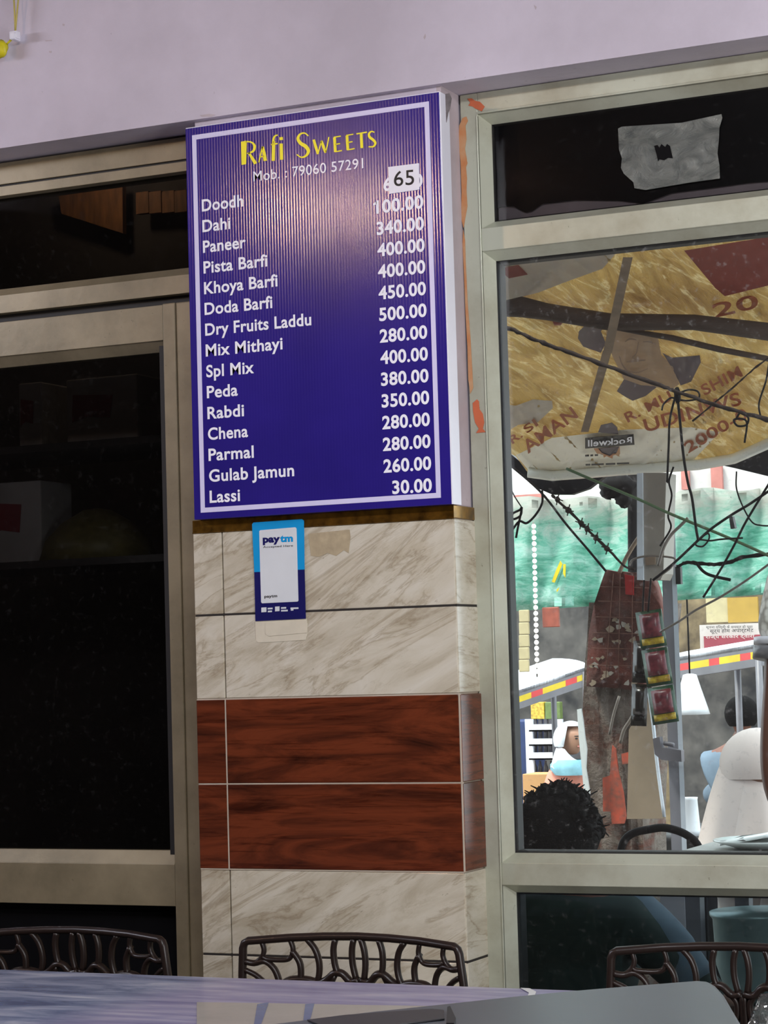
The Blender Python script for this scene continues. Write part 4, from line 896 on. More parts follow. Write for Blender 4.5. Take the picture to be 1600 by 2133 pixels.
# brick pillar
bp = thing('brick_pillar', 'old peeling brick pillar outside the right window', 'pillar', loc=tuple(at(1290, 1750, 2.6)))
rows = []
prof = [(1255, 1226, 1372), (1320, 1223, 1368), (1400, 1218, 1362), (1480, 1214, 1352), (1560, 1216, 1345), (1640, 1222, 1342), (1700, 1232, 1340), (1790, 1238, 1342)]
for v, a, c in prof:
    r = [at(a+(c-a)*k/8+random.uniform(-1.5, 1.5), v, 2.6+random.uniform(0, .03)) for k in range(9)]; rows.append(r)
b = MB(); b.sheet(rows, (0, .25, 0), False); zz = at(1290, 1790, 2.6); b.box(at(1238, 1790, 2.6).x, at(1342, 1790, 2.6).x, 2.6, 2.85, -.05, zz.z); b.build('masonry', M['brick'], bp)
b = MB(); quad(b, [(1277, 1552), (1284, 1560), (1290, 1610), (1300, 1650), (1306, 1700), (1302, 1715), (1276, 1716), (1274, 1690), (1258, 1690), (1257, 1620), (1272, 1615)], 2.585, -.008); quad(b, [(1296, 1570), (1312, 1566), (1312, 1590), (1298, 1592)], 2.585, -.008); b.build('red_paint_patch', M['red_paint'], bp)
skc = thing('gunny_sack', 'red-brown checked sack draped over the top of the brick pillar', 'sack', loc=tuple(at(1300, 1250, 2.55)))
rows = []
for v, a, c in ((1188, 1262, 1356), (1215, 1252, 1366), (1258, 1238, 1376), (1320, 1226, 1372), (1400, 1222, 1350), (1430, 1222, 1330)):
    rows.append([at(a+(c-a)*k/8, v+k*.9+random.uniform(-2, 2), 2.54+.012*math.sin(k*1.3+v*.05)) for k in range(9)])
b = MB(); b.sheet(rows, (0, .05, 0)); b.build('cloth', M['sack'], skc)
b = MB(); quad(b, [(1302, 1196), (1321, 1200), (1321, 1240), (1304, 1238)], 2.525, -.004); b.build('red_patch', M['red_cloth'], skc)
b = MB()
for k, (u0, u1) in enumerate(((1278, 1262), (1292, 1288), (1318, 1316), (1340, 1346))): b.tube([at(u0, 1195, 2.522), at((u0+u1)/2, 1300, 2.522), at(u1, 1415, 2.522)], .0014, 4)
for v in (1222, 1252, 1285, 1318, 1350, 1385): b.tube([at(1250-(v-1222)*.14, v, 2.522), at(1355, v+3, 2.522)], .0011, 4)
b.build('woven_line', M['sack_line'], skc)
for k in range(34):
    u = random.uniform(1226, 1345); v = random.uniform(1290, 1430); n_ = random.randint(4, 7); r_ = random.uniform(3, 9)
    b = MB(); b.prism([at(u+r_*random.uniform(.4, 1.4)*math.cos(6.283*q_/n_), v+r_*random.uniform(.3, 1.1)*math.sin(6.283*q_/n_), 2.528) for q_ in range(n_)], (0, .004, 0)); b.build('plaster_scrap', M['cardboard' if k % 3 else 'sheet'], skc)
# strips of sachets
def strip(label, top, ang, n, wpx, hpx, Y, mats, lean=0):
    t = thing('sachet_strip', label, 'packets', loc=tuple(at(top[0], top[1], Y)))
    ca, sa = math.cos(ang), math.sin(ang)
    def q(s, d): return (top[0]+s*ca+d*sa*-1, top[1]+s*sa+d*ca)
    for k in range(n):
        d0 = k*hpx; ya = Y+.01*math.sin(k*2)
        f = lambda s, d, y: at(*q(s, d), y)
        rows = [[f(-wpx/2+wpx*i/4, d0+hpx*.97*j/4, ya-.012*math.sin(math.pi*j/4)*math.sin(math.pi*i/4)) for i in range(5)] for j in range(5)]
        b = MB(); b.sheet(rows, (0, .006, 0)); s = b.build('sachet', M[mats[0]], t)
        b = MB(); rows = [[f(-wpx*.38+wpx*.76*i/4, d0+hpx*(.08+.62*j/4), ya-.017-.012*math.sin(math.pi*(.1+.6*j/4))*math.sin(math.pi*(.12+.76*i/4))) for i in range(5)] for j in range(5)]
        b.sheet(rows, (0, .003, 0)); p = b.build('maroon_print', M[mats[1]], s)
        b = MB(); rows = [[f(-wpx*.42+wpx*.84*i/4, d0+hpx*(.72+.17*j/2), ya-.018) for i in range(5)] for j in range(3)]
        b.sheet(rows, (0, .003, 0)); p = b.build('yellow_band', M[mats[2]], s)
    b = MB(); b.tube([at(top[0], top[1]+3, Y), at(top[0]+6, 1205, Y+.04)], .003, 5); b.build('hanging_cord', M['wire'], t)
    return t
strip('green and maroon strip of shiny sachets hanging before the steel post', (1350, 1272), math.radians(-9), 3, 54, 80, 1.95, ('sachet_g', 'sachet_m', 'sachet_y'))
strip('dark strip of sachets hanging behind the green and maroon one', (1336, 1335), math.radians(2), 2, 32, 90, 2.02, ('sachet_d', 'sachet_d', 'sachet_d'))
b = MB(); b.hexa([at(1310, 1520, 2.45), at(1352, 1452, 2.45), at(1385, 1705, 2.45), at(1306, 1706, 2.45)], [at(1310, 1520, 2.47), at(1352, 1452, 2.47), at(1385, 1705, 2.47), at(1306, 1706, 2.47)])
tag(b.build('cardboard_sheet', M['cardboard']), 'grey-brown board leaning between brick pillar and steel post', 'board')
tubeobj('white_cable', 'pale cable hanging down along the edge of the leaning board', 'cable', [(1352, 1440), (1362, 1520), (1370, 1600), (1384, 1702)], .006, 'steel_light', 2.4)
b = MB(); quad(b, [(1202, 1478), (1210, 1476), (1214, 1500), (1218, 1535), (1222, 1560), (1220, 1600), (1228, 1650), (1228, 1670), (1218, 1670), (1212, 1600), (1206, 1540)], 2.5, .01); tag(b.build('plastic_strip', M['plate']), 'bright white strip hanging at the left of the brick pillar', 'strip')
tubeobj('grey_cable', 'pale cable curling down the front of the brick pillar', 'cable', [(1318, 1425), (1326, 1450), (1318, 1490), (1300, 1520), (1292, 1548)], .006, 'wire_grey', 2.5)
tubeobj('grey_cable', 'straight thin pale cable on the middle of the brick pillar', 'cable', [(1290, 1450), (1278, 1490), (1270, 1530)], .005, 'wire_grey', 2.5)

# string of bulbs
ls = thing('bulb_string', 'vertical string of small white bulbs against the green tarp', 'lights', loc=tuple(at(1116, 1092, 4.83)))
tubeobj('cord', None, None, [(1111, 1088), (1115, 1250), (1119, 1410)], .004, 'wire_grey', 4.85, parent=ls)
for k in range(26):
    v = 1096+k*12.1
    b = MB(); b.ball(at(1112+k*.28, v, 4.83), .0105, 6); b.build('bulb', M['bulb'], ls)

# wires
Q = lambda x, y: (1000+.375*x, 950+.375*y)
Z = lambda x, y: (1000+.375*x, 480+.375*y)
def wire(label, pts, r, Y, mt='wire', name='wire', jitter=0): return tubeobj(name, label, 'wire', pts, r, mt, Y, 'wires outside the right window', 6, 6, jitter)
wire('thick knotted black cable slanting across the tan banner', [Z(60, 505), Z(110, 525), Z(230, 572), Z(330, 615), Z(480, 672), Z(700, 752), Z(1000, 862), Z(1100, 897), Z(1300, 965), Z(1560, 1042), Z(1720, 1085)], .0085, .9, 'rope', 'knotted_cable', .45)
wire('green wire slanting from the banner down to the right', [Q(480, 70), Q(620, 130), Q(880, 240), Q(1060, 322), Q(1400, 462), Q(1650, 575)], .007, 1.6, 'wire_green')
wire('black wire running from the banner corner down to the sack', [Q(120, 10), Q(330, 192), Q(480, 380), Q(600, 520), Q(700, 640)], .006, 1.8)
bw = thing('barbed_wire', 'rusty barbed wire hanging from the black sheet to the sack', 'wire', 'wires outside the right window', tuple(at(1250, 1100, 2.0)))
bpts = [Q(400, 215), Q(440, 255), Q(490, 300), Q(590, 402), Q(710, 517), Q(800, 610), Q(860, 630)]
tubeobj('strand', None, None, bpts, .0042, 'rope', 2.0, parent=bw, jitter=.3)
for x, y in ((430, 240), (490, 300), (595, 405), (645, 455), (705, 515), (560, 375)):
    b = MB(); p = at(*Q(x, y), 2.0); b.ball(p, .009, 6, (1, 1, 1), .3); b.tube([p+Vector((-.018, 0, .008)), p+Vector((.018, 0, -.006))], .002, 5); b.tube([p+Vector((.006, 0, .018)), p+Vector((-.004, 0, -.018))], .002, 5); b.build('barb', M['rope'], bw)
wire('black wire dropping from the cable knot, the left of two', [Z(1090, 900), Z(1055, 1050), Z(1048, 1200), Z(1040, 1387), Q(1042, 130)], .005, 1.0)
wire('black wire dropping from the cable knot to a lower knot, the right of two', [Z(1095, 905), Z(1110, 1050), Z(1130, 1250), Z(1155, 1400), Q(1178, 235), Q(1200, 400), Q(1212, 465)], .006, 1.0)
wire('loop of black wire tied at the cable knot on the banner', [Z(1100, 905), Z(1160, 885), Z(1210, 895), Z(1215, 930), Z(1160, 945), Z(1100, 940), Z(1060, 930), Z(1020, 965), Z(1010, 1000)], .004, .95)
wire('black wire from the sheet-metal box up to the right edge', [Q(960, 690), Q(1080, 592), Q(1212, 468), Q(1290, 400), Q(1400, 325), Q(1500, 265), Q(1640, 170)], .006, 1.3)
wire('loop of black wire around the lower knot', [Q(1212, 465), Q(1265, 430), Q(1272, 460), Q(1240, 500), Q(1200, 495), Q(1212, 465), Q(1280, 470), Q(1340, 462), Q(1460, 455)], .004, 1.25)
wire('dark wire rising steeply to the right edge before the green tarp', [Q(1240, 785), Q(1300, 690), Q(1360, 590), Q(1420, 480), Q(1480, 360), Q(1620, 130)], .0055, 1.4)
wire('thick twisted black wire across the green tarp right of the post', [Q(1095, 615), Q(1150, 592), Q(1220, 596), Q(1300, 602), Q(1400, 585), Q(1460, 562), Q(1640, 540)], .009, 1.7, 'wire', 'twisted_wire', .3)
wire('short cut end of black wire with a pale tip by the post', [Q(1200, 592), Q(1240, 640), Q(1290, 665), Q(1392, 688)], .0075, 1.68)
wire('pale thin wire rising from the steel post to the right edge', [Q(1000, 978), Q(1110, 915), Q(1200, 855), Q(1340, 780), Q(1480, 690), Q(1640, 575)], .0055, 1.75, 'wire_grey')
wire('thin wire hanging in an arc at the right edge', [Q(1425, 85), Q(1425, 180), Q(1460, 280), Q(1510, 365), Q(1560, 385), Q(1640, 388)], .0035, 1.3)
wire('bent black wire hook at the left window edge', [Q(345, 190), Q(345, 260), Q(310, 325), Q(260, 372), Q(215, 365), Q(160, 442)], .0055, 1.2)
wire('small knotted loop of black wire beside the left window edge', [Q(232, 285), Q(225, 330), Q(185, 350), Q(182, 320), Q(220, 300), Q(232, 290), Q(210, 400), Q(200, 455)], .0055, 1.2)
wire('thin wire running down to the small loop at the left', [Q(150, 135), Q(190, 220), Q(235, 290)], .003, 1.2)
wire('grey bare stick standing up from the sack', [Q(775, 645), Q(815, 560), Q(870, 470), Q(932, 392)], .012, 2.4, 'stick', 'stick')
wire('bare twig crossing the pale box', [Q(990, 610), Q(1020, 510), Q(1060, 440), Q(1110, 390), Q(1155, 345)], .008, 1.9, 'wire_grey', 'twig')
wire('pale cable curling round the foot of the sheet-metal box', [Q(830, 610), Q(850, 575), Q(930, 555), Q(1040, 560), Q(1085, 575), Q(1060, 620), Q(980, 680)], .005, 1.95, 'wire_grey')
wire('fine dark wires tangled along the post top', [Q(1075, 60), Q(1050, 140), Q(1065, 220), Q(1045, 330), Q(1060, 400), Q(1000, 500)], .005, 1.95)
wire('dotted dark string on the banner running to the right edge', [Z(1180, 1060), Z(1300, 960), Z(1420, 860), Z(1520, 770), Z(1640, 680)], .004, 1.3, 'rope', 'string', .5)
wire('tangle of black wire at the right end of the knotted cable', [Z(1420, 1050), Z(1450, 1010), Z(1490, 1040), Z(1480, 1080), Z(1430, 1085), Z(1412, 1050), Z(1480, 1060), Z(1470, 1180)], .0045, .95)
wire('fine wire falling from the tangle near the right edge', [Z(1560, 1040), Z(1550, 960), Z(1590, 830), Z(1610, 700)], .004, .95)
b = MB(); quad(b, [Q(1383, 338), Q(1402, 334), Q(1416, 398), Q(1392, 404)], 1.28, .02); tag(b.build('tape_flag', M['black_tape']), 'black tape flag on the wire before the green tarp', 'tape')
b = MB(); b.ball(at(*Z(1096, 915), .93), .011, 8, (.8, 1, 1.7), .25); tag(b.build('cable_knot', M['wire']), 'black knot where wires tie to the cable on the banner', 'knot')

# striped vehicles passing on the street
def rickshaw(label, ua, va, ub, vb, Ya, Yb, hpx):
    a = at(ua, va, Ya); c = at(ub, vb, Yb); t = thing('auto_rickshaw', label, 'vehicle', loc=((a.x+c.x)/2, (a.y+c.y)/2+.5, -.05))
    d = (c-a); back = Vector((-d.y, d.x, 0)).normalized()
    if back.y < 0: back = -back
    s = hpx*( (a-CAM).length/FPX)
    n = 10; rows = []
    for k in range(7):
        th = math.pi*.5*k/6
        rows.append([a+d*(j/n)+back*(.6*(1-math.cos(th)))+Vector((0, 0, s*.42*math.sin(th))) for j in range(n+1)])
    b = MB(); b.sheet(rows, (0, .0, -.02)); b.build('roof', M['van_white'], t)
    segs = 9
    b1, b2 = MB(), MB()
    for j in range(segs):
        p, q_ = a+d*(j/segs), a+d*((j+1)/segs)
        (b1 if j % 3 == 1 else b2).add([p-Vector((0, 0, s*.55)), q_-Vector((0, 0, s*.55)), q_-Vector((0, 0, s*.28)), p-Vector((0, 0, s*.28))], [(0, 1, 2, 3)])
    b = MB(); b.hexa([a-Vector((0, 0, s*.28)), c-Vector((0, 0, s*.28)), c+Vector((0, 0, .0)), a], [x+back*.6 for x in (a-Vector((0, 0, s*.28)), c-Vector((0, 0, s*.28)), c, a)]); b.build('grey_gutter', M['grey_metal'], t)
    b1.build('red_stripe', M['red_band'], t); b2.build('yellow_stripe', M['yellow_band'], t)
    b = MB(); b.hexa([a-Vector((0, 0, s*.85)), c-Vector((0, 0, s*.85)), c-Vector((0, 0, s*.55)), a-Vector((0, 0, s*.55))], [x+back*.04 for x in (a-Vector((0, 0, s*.85)), c-Vector((0, 0, s*.85)), c-Vector((0, 0, s*.55)), a-Vector((0, 0, s*.55)))]); b.build('grey_rail', M['grey_metal'], t)
    for f in (.03, .97):
        for g_ in (0, .55):
            p = a+d*f+back*g_; b = MB(); b.tube([p-Vector((0, 0, s*.2)), Vector((p.x, p.y, .45))], .018, 8); b.build('roof_post', M['grey_metal'], t)
    b = MB(); lo = [Vector((p.x, p.y, .20)) for p in (a, c)]; hi = [Vector((p.x, p.y, .55)) for p in (a, c)]
    b.hexa([lo[0], lo[1], hi[1], hi[0]], [x+back*.6 for x in (lo[0], lo[1], hi[1], hi[0])]); b.build('body', M['dark'], t)
    for f in (.15, .85):
        p = a+d*f; pp = Vector((p.x, p.y, .13)); b = MB(); b.tube([pp+back*.02, pp+back*.12], .18, 16); b.build('wheel', M['black_ink'], t)
    return t
rickshaw('white rickshaw roof with red and yellow stripe left of the brick pillar', 1010, 1462, 1225, 1388, 7.0, 7.4, 46)
rickshaw('white rickshaw roof with red and yellow stripe right of the steel post', 1392, 1372, 1585, 1340, 6.2, 6.0, 52)

# goods and posters on the far side
def plain(name, label, cat, u0, u1, v0, v1, Y, D, mt, group=None, bev=0):
    b = MB(); rect(b, u0, u1, v0, v1, Y, D); return tag(b.build(name, M[mt], None, bev), label, cat, group)
po = plain('notice_poster', 'red and white printed notice on the far wall above the striped roof', 'poster', 1459, 1600, 1297, 1352, 9.6, .02, 'poster_white')
b = MB(); rect(b, 1467, 1600, 1321, 1352, 9.58, .01); b.build('red_panel', M['poster_red'], po)
b = MB()
for body, u0, v0, u1, v1, cap, mtx in (('सूचना दिल्ली के समस्त हो गया', 1471, 1309, 1568, 1308, 5, 0), ('सूर्य होम अपार्टमेंट', 1479, 1318, 1570, 1316, 7, 0)):
    fn, Wd = sloped(u0, v0, u1, v1, 9.57); write(b, body, fn, Wd, cap*.00305, .01)
b.build('dark_lettering', M['black_ink'], po)
b = MB(); fn, Wd = sloped(1470, 1330, 1572, 1328, 9.56); write(b, 'राज्य सरकार द्वारा', fn, Wd, .02, .01); b.build('white_lettering', M['poster_white'], po)
plain('yellow_poster', 'plain yellow sheet on the far wall right of the beige one', 'poster', 1517, 1578, 1243, 1297, 9.62, .02, 'poster_yellow')
plain('beige_poster', 'torn beige sheet on the far wall above the printed notice', 'poster', 1472, 1515, 1245, 1297, 9.63, .02, 'poster_beige')
plain('red_packet', 'small red packet hanging below the green tarp by the bulbs', 'packet', 1130, 1163, 1264, 1307, 4.86, .02, 'redpack', None, .004)
pk = thing('packet_strip', 'pale strip of packets hanging left of the bulb string', 'packets', loc=tuple(at(1091, 1275, 4.86)))
for k in range(5):
    b = MB(); rect(b, 1081, 1101, 1270+k*26, 1296+k*26, 4.86, .015); b.build('packet', M['poster_beige'], pk, .004)
for k, (u0, u1, mt, lab) in enumerate(((1106, 1133, 'sachet_y', 'yellow packet on top of the bottle rack'), (1136, 1166, 'green_pack', 'green packet on top of the bottle rack beside the yellow one'))):
    plain('snack_packet', lab, 'packet', u0, u1, 1462, 1498, 8.4, .05, mt, 'packets on the bottle rack', .004)
plain('storage_cabinet', 'tall dark blue cabinet left of the bottle rack', 'cabinet', 1066, 1098, 1500, 1888, 8.4, .3, 'blue_pack', None, .01)
plain('cardboard_box', 'tan cardboard box below the bottle rack', 'box', 1097, 1140, 1612, 1888, 8.05, .22, 'tan', None, .005)
rk = thing('bottle_rack', 'white rack with three pale shelf fronts across the street', 'rack', loc=tuple(at(1135, 1610, 8.3)))
for v in (1508, 1538, 1567):
    b = MB(); rect(b, 1102, 1172, v, v+16, 8.3, .02); a = at(1102, v+16, 8.3); c = at(1172, v+16, 8.3); b.box(a.x, c.x, 8.3, 8.5, a.z, a.z+.01); b.build('shelf_front', M['van_white'], rk)
b = MB(); rect(b, 1106, 1109, 1498, 1888, 8.35, .02); rect(b, 1168, 1171, 1498, 1888, 8.35, .02); b.build('upright', M['van_white'], rk)
for r_, v in enumerate((1508, 1538, 1567, 1612)):
    for k in range(5):
        p = at(1112+k*11.5, v, 8.40); b = MB(); b.lathe((p.x, 8.42, p.z-.02), [(.016, 0), (.016, .06), (.007, .085), (.007, .10)], 8)
        o = tag(b.build('bottle', M['bottle']), ['bottle on the top shelf of the white rack', 'bottle on the second shelf of the white rack', 'bottle on the third shelf of the white rack', 'bottle on the lowest shelf of the white rack'][r_], 'bottle', ['bottles on the top rack shelf', 'bottles on the second rack shelf', 'bottles on the third rack shelf', 'bottles on the lowest rack shelf'][r_])
b = MB(); p = at(1440, 1488, 4.95); b.lathe((p.x, p.y, p.z), [(.084, 0), (.075, .03), (.048, .115), (.030, .175), (.01, .18)], 16); lc = tag(b.build('lamp_cone', M['silver_white']), 'white cone-shaped cover right of the steel post', 'cover')
b = MB(); b.tube([p+Vector((0, 0, .165)), Vector((p.x, p.y, at(1440, 1244, 4.95).z))], .004); b.build('hanging_cord', M['wire'], lc)
b = MB(); p = at(1440, 1740, 3.4); b.lathe((p.x, p.y, p.z), [(.045, 0), (.036, .02), (.028, .13), (.03, .14)], 14); tag(b.build('steel_cup', M['silver_white']), 'pale tapered cup beyond the steel post near the sill', 'cup')
b = MB(); b.lathe((p.x+.02, p.y+.05, -.05), [(.18, 0), (.18, p.z+.03), (.20, p.z+.05)], 18); tag(b.build('street_stool', M['dark']), 'dark round street stool carrying the pale cup', 'stool')

# ================================================================== PEOPLE
def skin_figure(name, nodes, edges, mt, parent=None, root=0, sub=2):
    """one continuous body: nodes = (x, y, z, rx, ry)"""
    me = bpy.data.meshes.new(name); me.from_pydata([n_[:3] for n_ in nodes], edges, [])
    ob = bpy.data.objects.new(name, me); COL.objects.link(ob)
    ob.modifiers.new('skin', 'SKIN'); s = ob.modifiers.new('sub', 'SUBSURF'); s.levels = sub; s.render_levels = sub
    sv = me.skin_vertices[0].data
    for i, n_ in enumerate(nodes): sv[i].radius = (n_[3], n_[4] if len(n_) > 4 else n_[3]); sv[i].use_root = (i == root)
    dg = bpy.context.evaluated_depsgraph_get(); me2 = bpy.data.meshes.new_from_object(ob.evaluated_get(dg))
    bpy.data.objects.remove(ob)
    me2.name = name; me2.materials.clear(); me2.materials.append(mt)
    for p in me2.polygons: p.use_smooth = True
    o = bpy.data.objects.new(name, me2); COL.objects.link(o)
    if parent: o.parent = parent; o.matrix_parent_inverse = Matrix.Translation(-Vector(parent.location))
    return o
def head_parts(c, face, r, parent, hair=None, skinm=None, tilt=0):
    """head with brow, nose, lips, chin and ears; face = horizontal facing direction"""
    f = Vector(face).normalized(); sdir = Vector((-f.y, f.x, 0)); c = Vector(c)
    rows = []; n = 24
    prof = [(-1.18, .10), (-1.12, .42), (-1.0, .58), (-.8, .68), (-.5, .80), (-.2, .88), (.1, .93), (.4, .93), (.7, .80), (.95, .52), (1.08, .2), (1.12, .02)]
    for z, k in prof:
        row = []
        for j in range(n+1):
            a = 2*math.pi*j/n; x = math.cos(a); y = math.sin(a)
            dfr = x*k*(1.12 if x > 0 else 1.05); dsd = y*k*.84
            if x > .86 and -.35 < z < .15: dfr += .22*(1 if z < -.1 else .6)*(x-.86)/.14     # nose
            if x > .7 and -.65 < z < -.45: dfr += .06
            if x > .6 and z > .15 and z < .45: dfr += .05
            row.append(c+f*(dfr*r)+sdir*(dsd*r)+Vector((0, 0, z*r)))
        rows.append(row)
    return rows, f, sdir
def head(c, face, r, parent, skinm, hairm=None, hair_scale=1.12, hair_low=-.55, curly=0):
    rows, f, sd = head_parts(c, face, r, parent); c = Vector(c)
    b = MB(); b.sheet(rows)
    for s_ in (-1, 1): b.ball(c+sd*(s_*.80*r)+f*(-.05*r), .24*r, 6, (.6, .6, 1.1))
    b.build('face', skinm, parent)
    b = MB()
    for s_ in (-1, 1): b.ball(c+sd*(s_*.33*r)+f*(.98*r)+Vector((0, 0, .08*r)), .10*r, 6, (1.2, 1.2, .6)); b.tube([c+sd*(s_*.18*r)+f*(1.08*r)+Vector((0, 0, .27*r)), c+sd*(s_*.5*r)+f*(.95*r)+Vector((0, 0, .27*r))], .04*r, 5)
    b.build('eyes_and_brows', M['black_ink'], parent)
    b = MB(); b.tube([c+sd*(-.25*r)+f*(1.0*r)+Vector((0, 0, -.55*r)), c+f*(1.08*r)+Vector((0, 0, -.53*r)), c+sd*(.25*r)+f*(1.0*r)+Vector((0, 0, -.55*r))], .07*r, 6); b.build('lips', M['pinkb'], parent)
    if hairm:
        b = MB(); n = 26; rr = []
        for i in range(15):
            th = math.pi*i/14*.74; row = []
            for j in range(n+1):
                a = 2*math.pi*j/n; x = math.cos(a); lim = 1.0
                t2 = th*(1.0 if x < .2 else 1.0-.42*(x-.2)/.8)
                k = r*hair_scale*(1+random.uniform(-curly, curly))
                row.append(c+Vector((0, 0, .12*r))+f*(math.sin(t2)*x*k*1.10)+sd*(math.sin(t2)*math.sin(a)*k*.98)+Vector((0, 0, math.cos(t2)*k*1.05)))
            row[-1] = row[0]; rr.append(row)
        b.sheet(rr); b.build('hair', hairm, parent)

# seated man with black hair, back to the glass
p1 = thing('person', 'person with bushy black hair, dark green shirt and blue-grey sleeve seated behind the glass', 'person', loc=(.62, .5, -.05))
hc = at(1160, 1728, .50)
shz = at(1200, 1885, .50).z
def figure(t, base, face, shz, hz, shirt, pants, skinm, arm_r, arm_l, seat_z, w_=.19, depth=.11):
    """seated body: pelvis, spine, neck, arms, legs as one surface, then clothing over it"""
    f = Vector(face).normalized(); s = Vector((-f.y, f.x, 0)); B = Vector(base)
    P = lambda sd, fd, z: tuple(B+s*sd+f*fd+Vector((0, 0, z-B.z)))
    nodes = [P(0, 0, seat_z+.08)+(.14, .11), P(0, 0, (seat_z+shz)/2)+(.14, .10), P(0, 0, shz-.06)+(.155, .10), P(0, .0, shz+.05)+(.055, .055), P(0, .02, hz-.06)+(.052, .052)]
    edges = [(0, 1), (1, 2), (2, 3), (3, 4)]
    for sg, arm in ((1, arm_r), (-1, arm_l)):
        k = len(nodes); nodes.append(P(sg*w_, 0, shz-.03)+(.058, .058)); edges.append((2, k))
        (ex, ef, ez), (hx, hf, hz_) = arm
        nodes.append(P(ex, ef, ez)+(.044, .044)); edges.append((k, k+1)); nodes.append(P(hx, hf, hz_)+(.027, .027)); edges.append((k+1, k+2))
        h0 = Vector(P(hx, hf, hz_)); dirv = (h0-Vector(P(ex, ef, ez))).normalized()
        nodes.append(tuple(h0+dirv*.07)+(.030, .016)); edges.append((k+2, k+3)); kk = k+3
        side = dirv.cross(Vector((0, 0, 1))); side = side.normalized() if side.length > .01 else s
        for q_ in range(4):
            a0 = h0+dirv*.085+side*((q_-1.5)*.02); L = (.07, .08, .075, .06)[q_]
            i0 = len(nodes); nodes.append(tuple(a0)+(.009, .009)); nodes.append(tuple(a0+dirv*L*.55)+(.0085, .0085)); nodes.append(tuple(a0+dirv*L*.9+Vector((0, 0, -.03)))+(.007, .007))
            edges += [(kk, i0), (i0, i0+1), (i0+1, i0+2)]
        i0 = len(nodes); nodes.append(tuple(h0+dirv*.035-side*.035)+(.010, .010)); nodes.append(tuple(h0+dirv*.075-side*.055)+(.008, .008)); edges += [(k+2, i0), (i0, i0+1)]
    for sg in (1, -1):
        k = len(nodes); nodes += [P(sg*.10, .05, seat_z+.06)+(.085, .085), P(sg*.14, .40, seat_z+.10)+(.062, .062), P(sg*.14, .44, (seat_z)/2)+(.048, .048), P(sg*.14, .42, .02)+(.036, .036), P(sg*.15, .56, -.01)+(.032, .025)]
        edges += [(0, k), (k, k+1), (k+1, k+2), (k+2, k+3), (k+3, k+4)]
    skin_figure('body', nodes, edges, skinm, t)
    # clothing shell
    n2 = [tuple(n_[:3])+(n_[3]*1.14+.006, n_[4]*1.14+.006) for n_ in nodes[:3]]; e2 = [(0, 1), (1, 2)]
    n2.append(P(0, 0, shz+.03)+(.07, .07)); e2.append((2, 3))
    for sg, arm in ((1, arm_r), (-1, arm_l)):
        k = len(n2); n2.append(P(sg*w_, 0, shz-.03)+(.07, .07)); (ex, ef, ez), (hx, hf, hz_) = arm
        e = Vector(P(ex, ef, ez)); h_ = Vector(P(hx, hf, hz_)); n2.append(tuple(e)+(.058, .058)); n2.append(tuple(e+(h_-e)*.75)+(.042, .042)); e2 += [(2, k), (k, k+1), (k+1, k+2)]
    skin_figure('shirt', n2, e2, shirt, t)
    n3 = [P(0, 0, seat_z+.08)+(.155, .125)]; e3 = []
    for sg in (1, -1):
        k = len(n3); n3 += [P(sg*.10, .05, seat_z+.06)+(.098, .098), P(sg*.14, .40, seat_z+.10)+(.078, .078), P(sg*.14, .44, seat_z/2)+(.062, .062), P(sg*.14, .42, .06)+(.055, .055)]; e3 += [(0, k), (k, k+1), (k+1, k+2), (k+2, k+3)]
    skin_figure('trousers', n3, e3, pants, t)
fc = (.25, 1, 0)
def off(u, v, Y):
    f = Vector(fc).normalized(); sd = Vector((-f.y, f.x, 0)); q_ = at(u, v, Y)-Vector((hc.x+.03, .50, 0)); return (q_.dot(sd), q_.dot(f), q_.z)
figure(p1, (hc.x+.03, .50, 0), fc, shz, hc.z, M['green_shirt'], M['dark'], M['skin'], ((.25, .12, .52), (.15, .38, .58)), (off(1440, 2045, .5), off(1500, 2075, .72)), .30, .165)
head((hc.x, hc.y+.02, hc.z-.01), fc, .088, p1, M['skin'], M['hair'], 1.16, curly=.035)
b = MB()
for k in range(90):
    th = random.uniform(0, 1.75); ph = random.uniform(0, 6.28); rr_ = .095
    c = Vector((hc.x+rr_*1.02*math.sin(th)*math.cos(ph), hc.y+.02+rr_*1.05*math.sin(th)*math.sin(ph), hc.z+.004+rr_*math.cos(th)))
    if math.sin(th)*math.sin(ph) > .45 and th > 1.0: continue
    b.ball(c, random.uniform(.012, .020), 5, (1, 1, 1), .2)
for k in range(420):
    th = random.uniform(.05, 1.75); ph = random.uniform(0, 6.28); d_ = Vector((math.sin(th)*math.cos(ph), math.sin(th)*math.sin(ph), math.cos(th)))
    if d_.y > .45 and th > 1.0: continue
    o_ = Vector((hc.x, hc.y+.02, hc.z+.004)); e_ = Vector((random.uniform(-1, 1), random.uniform(-1, 1), random.uniform(-1, 1)))*.014
    b.tube([o_+d_*.092, o_+d_*.101+e_*.8, o_+d_*.105+e_*1.5+Vector((0, 0, -.004))], [.003, .0022, .0012], 4)
b.build('hair_curls', M['hair'], p1)
b = MB(); st_ = Vector((hc.x+.03, .50, -.05)); b.lathe(st_, [(.15, 0), (.13, .2), (.16, .255), (.16, .27)], 16); tag(b.build('low_stool', M['blue_pack']), 'low round stool under the person with bushy black hair', 'stool')
a1 = at(1322, 1908, .50); a2 = at(1388, 1972, .50); a3 = at(1445, 2050, .50)
b = MB(); b.tube(smooth_path([tuple(a1+Vector((-.03, 0, -.01))), tuple(a1), tuple(a2), tuple(a3)], 5), [.066]*6+[.064]*6+[.060]*4, 14); b.build('sleeve', M['blue_sleeve'], p1)
